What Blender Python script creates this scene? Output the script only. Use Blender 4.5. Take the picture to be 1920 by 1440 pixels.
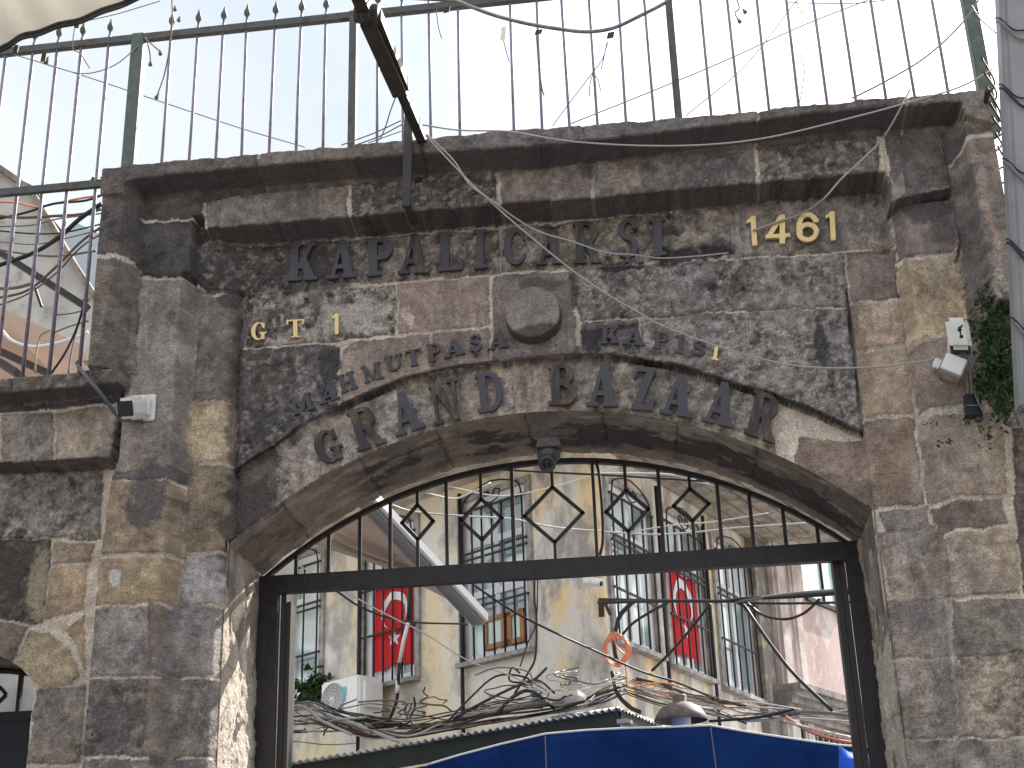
import bpy, bmesh, math, random
import numpy as np
from mathutils import Vector, Matrix

# ------------------------------------------------------------------ camera
F = 2700.0
YAW, PITCH, ROLL = (math.radians(a) for a in (-5.7, 22.4, -1.89))
CAM = np.array([0.7, -8.0, 1.6])
def _basis():
    cy, sy, cp, sp = math.cos(YAW), math.sin(YAW), math.cos(PITCH), math.sin(PITCH)
    f = np.array([sy*cp, cy*cp, sp]); r = np.array([cy, -sy, 0.0]); u = np.cross(r, f)
    c, s = math.cos(ROLL), math.sin(ROLL)
    return c*r + s*u, c*u - s*r, f
RV, UV, FV = _basis()
scn = bpy.context.scene
for o in list(bpy.data.objects): bpy.data.objects.remove(o)
cam = bpy.data.cameras.new('camera'); camo = bpy.data.objects.new('camera', cam)
scn.collection.objects.link(camo); scn.camera = camo
cam.sensor_width = 36; cam.lens = F/1920*36; cam.clip_start = 0.05; cam.clip_end = 2000
M = Matrix.Identity(4)
for i in range(3):
    M[i][0], M[i][1], M[i][2], M[i][3] = RV[i], UV[i], -FV[i], CAM[i]
camo.matrix_world = M
# ------------------------------------------------------------------ light
SUN_EL, SUN_AZ = math.radians(40), math.radians(36)     # azimuth: clockwise from +Y (behind the gate, to the right)
EXPO = 2.0
SKY = 0.075
w = bpy.data.worlds.new('World'); scn.world = w; w.use_nodes = True
nt = w.node_tree; nt.nodes.clear()
N = nt.nodes.new
sky = N('ShaderNodeTexSky'); sky.sky_type = 'NISHITA'; sky.sun_disc = False
sky.sun_elevation = SUN_EL; sky.sun_rotation = SUN_AZ; sky.air_density = 1.3; sky.dust_density = 3.0
tc = N('ShaderNodeTexCoord'); mp = N('ShaderNodeMapping'); mp.inputs['Scale'].default_value = (1, 1, 2.2)
cl = N('ShaderNodeTexNoise'); cl.inputs['Scale'].default_value = 1.7; cl.inputs['Detail'].default_value = 6
cr = N('ShaderNodeValToRGB'); cr.color_ramp.elements[0].position = 0.36; cr.color_ramp.elements[1].position = 0.62
mx = N('ShaderNodeMix'); mx.data_type = 'RGBA'; mx.inputs[7].default_value = (5.2, 5.3, 5.5, 1)
bg = N('ShaderNodeBackground'); bg.inputs[1].default_value = SKY; out = N('ShaderNodeOutputWorld')
L = nt.links.new
L(tc.outputs['Generated'], mp.inputs[0]); L(mp.outputs[0], cl.inputs['Vector']); L(cl.outputs[0], cr.inputs[0])
# a patch of thin pale blue between the clouds, high up to the left
dp = N('ShaderNodeVectorMath'); dp.operation = 'DOT_PRODUCT'; dp.inputs[1].default_value = (-.30, .78, .55); nv = N('ShaderNodeVectorMath'); nv.operation = 'NORMALIZE'
L(tc.outputs['Generated'], nv.inputs[0]); L(nv.outputs[0], dp.inputs[0])
pr = N('ShaderNodeMapRange'); pr.inputs[1].default_value = .955; pr.inputs[2].default_value = .998; L(dp.outputs['Value'], pr.inputs[0])
m2 = N('ShaderNodeMix'); m2.data_type = 'RGBA'; bl = N('ShaderNodeMix'); bl.data_type = 'RGBA'
bl.inputs[6].default_value = (2.15, 2.55, 3.05, 1); bl.inputs[7].default_value = (3.0, 3.25, 3.5, 1); L(cr.outputs[0], bl.inputs[0])
L(cr.outputs[0], mx.inputs[0]); L(sky.outputs[0], mx.inputs[6]); L(pr.outputs[0], m2.inputs[0]); L(mx.outputs[2], m2.inputs[6]); L(bl.outputs[2], m2.inputs[7]); L(m2.outputs[2], bg.inputs[0]); L(bg.outputs[0], out.inputs[0])
sd = bpy.data.lights.new('sun', 'SUN'); sd.energy = 3.0; sd.angle = math.radians(0.6); sd.color = (1, .94, .84)
so = bpy.data.objects.new('sun', sd); scn.collection.objects.link(so)
sdir = Vector((math.sin(SUN_AZ)*math.cos(SUN_EL), math.cos(SUN_AZ)*math.cos(SUN_EL), math.sin(SUN_EL)))
so.rotation_euler = sdir.to_track_quat('Z', 'Y').to_euler(); so.location = (6, 6, 12)
scn.view_settings.view_transform = 'Standard'; scn.view_settings.look = 'None'
scn.view_settings.exposure = EXPO; scn.view_settings.gamma = 1
scn.cycles.max_bounces = 6; scn.cycles.diffuse_bounces = 4

# ------------------------------------------------------------------ helpers
col = scn.collection
def P(px, py, Y):
    """world point seen at photo pixel (px,py) on the upright plane y=Y"""
    d = RV*(px-960) + UV*(720-py) + FV*F
    return CAM + d*((Y-CAM[1])/d[1])
def ray(px, py): return RV*(px-960) + UV*(720-py) + FV*F
def PV(px, py, Y): return Vector(P(px, py, Y))
def lin(c):
    return tuple((x/255/12.92 if x/255 <= .04045 else ((x/255+.055)/1.055)**2.4) for x in c)
def tag(o, label=None, cat=None, group=None, kind=None):
    if label: o['label'] = label
    if cat: o['category'] = cat
    if group: o['group'] = group
    if kind: o['kind'] = kind
    return o
def empty(name, loc=(0, 0, 0)):
    o = bpy.data.objects.new(name, None); col.objects.link(o); o.location = loc; o.empty_display_size = .1
    return o
def link(name, me, mat, parent=None):
    o = bpy.data.objects.new(name, me); col.objects.link(o)
    if mat is not None and len(me.materials) == 0: me.materials.append(mat)
    if parent is not None:
        o.parent = parent; o.matrix_parent_inverse = Matrix.Translation(parent.location).inverted()
    return o
class MB:
    """collects shapes, links them as one mesh"""
    def __init__(s): s.v = []; s.f = []; s.sm = []
    def add(s, vs, fs, smooth=False):
        k = len(s.v); s.v += [tuple(v) for v in vs]; s.f += [tuple(i+k for i in f) for f in fs]; s.sm += [smooth]*len(fs)
    def box8(s, c):
        s.add(c, [(0, 3, 2, 1), (4, 5, 6, 7), (0, 1, 5, 4), (1, 2, 6, 5), (2, 3, 7, 6), (3, 0, 4, 7)])
    def obox(s, c, a, b, d):
        """centre c, half-axis vectors a,b,d"""
        c, a, b, d = (Vector(x) for x in (c, a, b, d))
        s.box8([c-a-b-d, c+a-b-d, c+a+b-d, c-a+b-d, c-a-b+d, c+a-b+d, c+a+b+d, c-a+b+d])
    def box(s, x0, x1, y0, y1, z0, z1):
        s.obox(((x0+x1)/2, (y0+y1)/2, (z0+z1)/2), ((x1-x0)/2, 0, 0), (0, (y1-y0)/2, 0), (0, 0, (z1-z0)/2))
    def bar(s, p0, p1, w, h, up=(0, 0, 1)):
        p0, p1 = Vector(p0), Vector(p1); d = p1-p0; up = Vector(up)
        a = d.cross(up)
        if a.length < 1e-6: a = d.cross(Vector((1, 0, 0)))
        a.normalize(); b = a.cross(d).normalized()
        s.obox((p0+p1)/2, d/2, a*w/2, b*h/2)
    def tube(s, pts, r, n=6, caps=True, r1=None):
        pts = [Vector(p) for p in pts]; k = len(pts); rings = []
        ref = Vector((0.13, 0.2, 1))
        for i, p in enumerate(pts):
            t = (pts[min(i+1, k-1)]-pts[max(i-1, 0)]).normalized()
            a = t.cross(ref)
            if a.length < .1: a = t.cross(Vector((1, 0, 0)))
            a.normalize(); b = t.cross(a)
            rr = r if r1 is None else r+(r1-r)*i/(k-1)
            rings.append([p+(a*math.cos(2*math.pi*j/n)+b*math.sin(2*math.pi*j/n))*rr for j in range(n)])
        vs = [q for g in rings for q in g]; fs = []
        for i in range(k-1):
            for j in range(n): fs.append((i*n+j, i*n+(j+1) % n, (i+1)*n+(j+1) % n, (i+1)*n+j))
        if caps: fs += [tuple(range(n-1, -1, -1)), tuple((k-1)*n+j for j in range(n))]
        s.add(vs, fs, True)
    def lathe(s, c, prof, n=20, ax=(0, 0, 1)):
        c = Vector(c); ax = Vector(ax).normalized(); a = ax.orthogonal().normalized(); b = ax.cross(a)
        vs = []; fs = []
        for (rr, h) in prof:
            for j in range(n):
                t = 2*math.pi*j/n; vs.append(c+ax*h+(a*math.cos(t)+b*math.sin(t))*max(rr, 1e-4))
        for i in range(len(prof)-1):
            for j in range(n): fs.append((i*n+j, i*n+(j+1) % n, (i+1)*n+(j+1) % n, (i+1)*n+j))
        s.add(vs, fs, True)
    def build(s, name, mat, parent=None, bevel=0, segs=2):
        me = bpy.data.meshes.new(name); me.from_pydata(s.v, [], s.f); me.update()
        me.polygons.foreach_set('use_smooth', s.sm)
        if bevel:
            bm = bmesh.new(); bm.from_mesh(me)
            bmesh.ops.bevel(bm, geom=[e for e in bm.edges if len(e.link_faces) == 2 and e.calc_face_angle(0) > .6], offset=bevel, segments=segs, affect='EDGES')
            bm.to_mesh(me); bm.free()
        return link(name, me, mat, parent)
def fill2d(loops, thick, bev=0.0, name='shape'):
    """closed 2D loops (even-odd) -> mesh extruded +-thick/2 about z=0"""
    cu = bpy.data.curves.new(name, 'CURVE'); cu.dimensions = '2D'; cu.fill_mode = 'BOTH'
    cu.extrude = max(thick/2-bev, 1e-4); cu.bevel_depth = bev; cu.bevel_resolution = 1
    for lp in loops:
        sp = cu.splines.new('POLY'); sp.points.add(len(lp)-1); sp.use_cyclic_u = True
        for i, p in enumerate(lp): sp.points[i].co = (p[0], p[1], 0, 1)
    ob = bpy.data.objects.new(name, cu); col.objects.link(ob)
    dg = bpy.context.evaluated_depsgraph_get(); me = bpy.data.meshes.new_from_object(ob.evaluated_get(dg))
    bpy.data.objects.remove(ob); bpy.data.curves.remove(cu)
    return me
def smooth_path(pts, k=6):
    """catmull-rom through 3D points"""
    pts = [Vector(p) for p in pts]
    if len(pts) < 3: return pts
    q = [2*pts[0]-pts[1]]+pts+[2*pts[-1]-pts[-2]]; o = []
    for i in range(1, len(q)-2):
        for j in range(k):
            t = j/k; a, b, c, d = q[i-1], q[i], q[i+1], q[i+2]
            o.append(.5*((2*b)+(c-a)*t+(2*a-5*b+4*c-d)*t*t+(3*b-a-3*c+d)*t**3))
    o.append(pts[-1]); return o
# ------------------------------------------------------------------ materials
def mat(name, c, rough=.6, metal=0., c2=None, scale=8., lo=.4, hi=.6, bump=0., bscale=60., spec=.4, c3=None, s3=2., lo3=.5, hi3=.6, attr=None, stretch=(1, 1, 1), detail=6, trans=0., alpha=1., bdist=.01):
    m = bpy.data.materials.new(name); m.use_nodes = True; t = m.node_tree; B = t.nodes['Principled BSDF']; n = t.nodes.new; l = t.links.new
    B.inputs['Roughness'].default_value = rough; B.inputs['Metallic'].default_value = metal
    B.inputs['Specular IOR Level'].default_value = spec
    B.inputs['Base Color'].default_value = (*c, 1)
    co = n('ShaderNodeTexCoord'); mpn = n('ShaderNodeMapping'); mpn.inputs['Scale'].default_value = stretch; l(co.outputs['Object'], mpn.inputs[0])
    src = None
    def layer(prev, colr, sc, a, b):
        nz = n('ShaderNodeTexNoise'); nz.inputs['Scale'].default_value = sc; nz.inputs['Detail'].default_value = detail; nz.inputs['Roughness'].default_value = .62; l(mpn.outputs[0], nz.inputs['Vector'])
        rp = n('ShaderNodeMapRange'); rp.inputs[1].default_value = a; rp.inputs[2].default_value = b; l(nz.outputs[0], rp.inputs[0])
        x = n('ShaderNodeMix'); x.data_type = 'RGBA'; l(rp.outputs[0], x.inputs[0]); x.inputs[7].default_value = (*colr, 1)
        if prev is None: x.inputs[6].default_value = (*c, 1)
        else: l(prev, x.inputs[6])
        return x.outputs[2]
    if attr:
        at = n('ShaderNodeAttribute'); at.attribute_name = attr; src = at.outputs['Color']
    if c2: src = layer(src, c2, scale, lo, hi)
    if c3: src = layer(src, c3, s3, lo3, hi3)
    if src is not None: l(src, B.inputs['Base Color'])
    if bump:
        nz = n('ShaderNodeTexNoise'); nz.inputs['Scale'].default_value = bscale; nz.inputs['Detail'].default_value = 5; l(mpn.outputs[0], nz.inputs['Vector'])
        bp = n('ShaderNodeBump'); bp.inputs['Strength'].default_value = bump; bp.inputs['Distance'].default_value = bdist; l(nz.outputs[0], bp.inputs['Height']); l(bp.outputs[0], B.inputs['Normal'])
    if trans:
        tr = n('ShaderNodeBsdfTranslucent'); ms = n('ShaderNodeMixShader'); ms.inputs[0].default_value = trans
        tr.inputs[0].default_value = (*c, 1); o = t.nodes['Material Output']
        l(B.outputs[0], ms.inputs[1]); l(tr.outputs[0], ms.inputs[2]); l(ms.outputs[0], o.inputs[0])
    return m
def stone_mat():
    m = bpy.data.materials.new('weathered_stone'); m.use_nodes = True; t = m.node_tree; B = t.nodes['Principled BSDF']; n = t.nodes.new; l = t.links.new
    B.inputs['Specular IOR Level'].default_value = .2
    co = n('ShaderNodeTexCoord')
    ac = n('ShaderNodeAttribute'); ac.attribute_name = 'Col'; ar = n('ShaderNodeAttribute'); ar.attribute_name = 'rgh'
    n1 = n('ShaderNodeTexNoise'); n1.inputs['Scale'].default_value = 95; n1.inputs['Detail'].default_value = 8; n1.inputs['Roughness'].default_value = .7; l(co.outputs['Object'], n1.inputs['Vector'])
    n2 = n('ShaderNodeTexNoise'); n2.inputs['Scale'].default_value = 14; n2.inputs['Detail'].default_value = 8; n2.inputs['Roughness'].default_value = .65; l(co.outputs['Object'], n2.inputs['Vector'])
    r1 = n('ShaderNodeMapRange'); r1.inputs[1].default_value = .3; r1.inputs[2].default_value = .7; r1.inputs[3].default_value = .45; r1.inputs[4].default_value = 1.5; l(n1.outputs[0], r1.inputs[0])
    r2 = n('ShaderNodeMapRange'); r2.inputs[1].default_value = .3; r2.inputs[2].default_value = .7; r2.inputs[3].default_value = .8; r2.inputs[4].default_value = 1.2; l(n2.outputs[0], r2.inputs[0])
    mu = n('ShaderNodeMath'); mu.operation = 'MULTIPLY'; l(r1.outputs[0], mu.inputs[0]); l(r2.outputs[0], mu.inputs[1])
    vm = n('ShaderNodeVectorMath'); vm.operation = 'SCALE'; l(ac.outputs['Color'], vm.inputs[0]); l(mu.outputs[0], vm.inputs['Scale']); l(vm.outputs[0], B.inputs['Base Color'])
    B.inputs['Roughness'].default_value = .92
    # bump: grain + tooling marks, stronger where the face is crumbled
    mp_ = n('ShaderNodeMapping'); mp_.inputs['Scale'].default_value = (16, 16, 95); mp_.inputs['Rotation'].default_value = (0, .12, 0); l(co.outputs['Object'], mp_.inputs[0])
    n3 = n('ShaderNodeTexNoise'); n3.inputs['Scale'].default_value = 1; n3.inputs['Detail'].default_value = 4; l(mp_.outputs[0], n3.inputs['Vector'])
    n4 = n('ShaderNodeTexNoise'); n4.inputs['Scale'].default_value = 45; n4.inputs['Detail'].default_value = 7; n4.inputs['Roughness'].default_value = .65; l(co.outputs['Object'], n4.inputs['Vector'])
    h = n('ShaderNodeMath'); h.operation = 'MULTIPLY'; l(n4.outputs[0], h.inputs[0])
    rr = n('ShaderNodeMapRange'); rr.inputs[3].default_value = .5; rr.inputs[4].default_value = 3.6; l(ar.outputs['Fac'], rr.inputs[0]); l(rr.outputs[0], h.inputs[1])
    h2 = n('ShaderNodeMath'); h2.operation = 'MULTIPLY_ADD'; l(n3.outputs[0], h2.inputs[0]); h2.inputs[1].default_value = .55; l(h.outputs[0], h2.inputs[2])
    bp = n('ShaderNodeBump'); bp.inputs['Strength'].default_value = 1; bp.inputs['Distance'].default_value = .011; l(h2.outputs[0], bp.inputs['Height']); l(bp.outputs[0], B.inputs['Normal'])
    return m
STONE = stone_mat()
IRON = mat('dark_iron', (.022, .021, .026), .45, .2, c2=(.035, .028, .028), scale=12, bump=.3)
RAIL = mat('fence_paint', (.085, .09, .085), .6, 0, c2=(.07, .045, .035), scale=14, lo=.5, hi=.66, bump=.3)
BARP = mat('bar_paint', (.22, .20, .27), .5, .0, c2=(.15, .10, .10), scale=20, lo=.5, hi=.68)
GREEN = mat('green_paint', (.075, .11, .09), .55, 0, c2=(.16, .13, .10), scale=18, lo=.5, hi=.65, bump=.2)
WIRE = mat('grey_cable', (.20, .19, .19), .6)
WIREB = mat('black_cable', (.022, .022, .026), .55)
WIREW = mat('white_cable', (.5, .5, .47), .6)
WIREO = mat('orange_cable', (.66, .25, .13), .5)
WHITEP = mat('white_plastic', (.84, .84, .82), .4, c2=(.74, .73, .70), scale=9, lo=.45, hi=.7)
LENS = mat('black_glass', (.006, .007, .012), .12, spec=.6)
LETD = mat('dark_letter_paint', (.072, .068, .082), .5, .05, c2=(.16, .115, .055), scale=7, lo=.58, hi=.68, bump=.15, spec=.35)
LETW = mat('worn_brass_letter', (.045, .04, .045), .5, .3, c2=(.17, .125, .065), scale=10, lo=.48, hi=.66, stretch=(1.6, 1, .5), bump=.15)
LETG = mat('bare_brass_letter', (.80, .60, .28), .45, .35, c2=(.20, .14, .08), scale=16, lo=.58, hi=.74, stretch=(1.5, 1, .5))
CLOTH = mat('pale_awning_cloth', (.72, .70, .66), .85, c2=(.6, .58, .54), scale=3, trans=.45)
WIREL = mat('pale_grey_cable', (.42, .40, .38), .6)
# ------------------------------------------------------------------ numpy noise
_rng = np.random.RandomState(7); _T = _rng.rand(256, 256)
def vn(x, y, s=0):
    x = x+s*17.13; y = y+s*9.71
    xi = np.floor(x).astype(int); yi = np.floor(y).astype(int); fx = x-xi; fy = y-yi
    fx = fx*fx*fx*(fx*(fx*6-15)+10); fy = fy*fy*fy*(fy*(fy*6-15)+10)
    a = _T[xi % 256, yi % 256]; b = _T[(xi+1) % 256, yi % 256]; c = _T[xi % 256, (yi+1) % 256]; d = _T[(xi+1) % 256, (yi+1) % 256]
    return (a*(1-fx)+b*fx)*(1-fy)+(c*(1-fx)+d*fx)*fy
def fb(x, y, sc, o=4, s=0, g=.55):
    r = 0; a = 1; t = 0; f = 1/sc
    ca, sa = math.cos(.6), math.sin(.6)
    for i in range(o):
        X = (x*ca-y*sa)*f; Y = (x*sa+y*ca)*f
        r = r+a*vn(X, Y, s+i*3); t += a; a *= g; f *= 2.03
    return r/t
def inpoly(x, y, p):
    c = np.zeros(x.shape, bool); n = len(p); j = n-1
    for i in range(n):
        xi, yi = p[i]; xj, yj = p[j]
        if yi != yj:
            c ^= ((yi > y) != (yj > y)) & (x < (xj-xi)*(y-yi)/(yj-yi)+xi)
        j = i
    return c
def edged(x, y, p, closed=True):
    d = np.full(x.shape, 1e9); n = len(p)
    for i in range(n if closed else n-1):
        ax, ay = p[i]; bx, by = p[(i+1) % n]; ex, ey = bx-ax, by-ay; L2 = ex*ex+ey*ey+1e-12
        t = np.clip(((x-ax)*ex+(y-ay)*ey)/L2, 0, 1)
        d = np.minimum(d, (x-ax-t*ex)**2+(y-ay-t*ey)**2)
    return np.sqrt(d)
def W(pts, d): return [(lambda q: (q[0], q[2]))(P(x, y, -d)) for x, y in pts]
KA = 2.2       # picture tone of the shaded stone -> its base colour
def alb(c):
    v = np.array(lin(c)); g_ = v.mean()*np.array([1.08, 1.0, .91]); v = v*.70+g_*.30; m_ = np.array([.118, .102, .090]); return (v*.88+m_*.12)*KA

# depths of the layers in front of y=0 (m)
d_cor, d_fr, d_pan, d_pil, d_in, d_outc, d_low, d_lowr = .50, .28, .055, .30, .12, .46, .28, .12
def WR_(x0, x1, z0, z1): return ('W', [(x0, z0), (x1, z0), (x1, z1), (x0, z1)])
# regions: (part, polygon px, depth) or (part, poly, dA, dB, pxA, pxB) for a sloped face
REG = [
 ('arch_ring', [(380, 380), (1700, 250), (1760, 1500), (380, 1500)], 0.0),
 ('wall', [(-900, 700), (235, 690), (215, 900), (160, 1500), (-900, 1500)], d_lowr),
 ('lettered_panel', [(380, 440), (1660, 340), (1680, 465), (1583, 474), (1590, 570), (1600, 665), (1617, 815), (1540, 778), (1440, 737), (1365, 717), (1280, 690), (1215, 675), (1150, 669), (1060, 670), (960, 678), (860, 692), (760, 713), (700, 735), (640, 763), (570, 803), (520, 840), (443, 888), (442, 560), (380, 556)], d_pan),
 # low wall, upper part with its underside at y~870
 ('wall', [(-900, 690), (240, 685), (205, 857), (0, 868), (-900, 900)], d_low),
 # left pilaster: chamfer, face, strip, inner chamfer (upright arrises given by their x)
 ('pilaster', WR_(-2.10, -2.045, 0, 5.69), d_pil, d_in, -2.10, -2.045),
 ('pilaster', WR_(-2.11, -1.98, 5.69, 6.4), d_pil),
 ('pilaster', WR_(-2.045, -1.845, 0, 5.66), d_in),
 ('lettered_panel', WR_(-2.045, -1.66, 5.64, 6.08), d_pil-.12, d_pan, -2.04, -1.72),
 ('pilaster', WR_(-1.845, -1.775, 3.96, 5.64), d_in, .0, -1.845, -1.765),
 ('pilaster', ('W', [(-1.845, 3.96), (-1.80, 3.96), (-1.80, 0), (-1.845, 0)]), d_in, .0, -1.845, -1.80),
 ('pilaster', ('W', [(-2.39, 6.4), (-2.10, 6.4), (-2.10, 0), (-2.49, 0), (-2.48, 3.9), (-2.455, 4.36), (-2.42, 4.5), (-2.415, 5.04), (-2.38, 5.66)]), d_pil),
 # right strip, chamfer, face
 ('pilaster', ('W', [(1.945, 5.59), (2.25, 5.56), (2.235, 4.0), (2.235, 0), (1.925, 0), (1.925, 3.95), (1.93, 4.42), (1.94, 4.9)]), d_pan+.012),
 ('pilaster', WR_(2.235, 2.30, 3.97, 5.84), d_pan, d_in+.05, 2.235, 2.30),
 ('pilaster', ('W', [(2.30, 5.84), (2.62, 5.84), (2.70, 5.3), (4.2, 5.3), (4.2, 3.97), (2.30, 3.97)]), d_in+.05),
 ('pilaster', ('W', [(2.20, 3.97), (4.2, 3.97), (4.2, 0), (2.20, 0)]), d_in+.05, d_in+.03, 2.2, 3.2),
 ('pilaster', WR_(2.17, 2.235, 0, 3.97), d_pan, d_in+.05, 2.17, 2.235),
 ('pilaster', [(1650, 240), (1795, 230), (1812, 400), (1795, 480), (1785, 352), (1672, 376), (1655, 300)], d_pil-.04),
 ('pilaster', [(1770, 230), (1812, 225), (1880, 560), (1850, 600), (1828, 560), (1812, 480), (1790, 350)], d_pil-.06, d_outc, (1790, 300), (1822, 297)),
 ('pilaster', [(1806, 225), (2000, 215), (2000, 560), (1866, 562), (1835, 400)], d_outc),
 # frieze and cornice
 ('frieze', [(381, 340), (1650, 235), (1662, 321), (1280, 354), (1115, 370), (940, 383), (640, 408), (382, 430)], d_fr),
 ('pilaster', [(150, 340), (232, 340), (205, 500), (205, 500), (196, 600), (188, 692), (140, 692), (165, 480)], d_outc),
 ('pilaster', [(232, 340), (264, 340), (259, 480), (240, 692), (188, 692), (206, 500)], d_outc, d_pil, (212, 560), (246, 560)),
 ('cornice', [(-900, 700), (-50, 712), (225, 688), (225, 718), (0, 737), (-900, 760)], d_low+.14),
 ('cornice', [(150, 250), (1900, 100), (1885, 240), (1812, 216), (1800, 190), (1540, 211), (1280, 243), (1000, 275), (640, 299), (480, 313), (267, 332), (232, 340), (232, 362), (150, 362)], d_cor),
]
dk, dd, md, br, och, gy, pale, brd = (66, 62, 66), (52, 49, 54), (92, 86, 87), (112, 97, 88), (146, 127, 102), (118, 113, 113), (150, 141, 133), (96, 82, 76)
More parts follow.
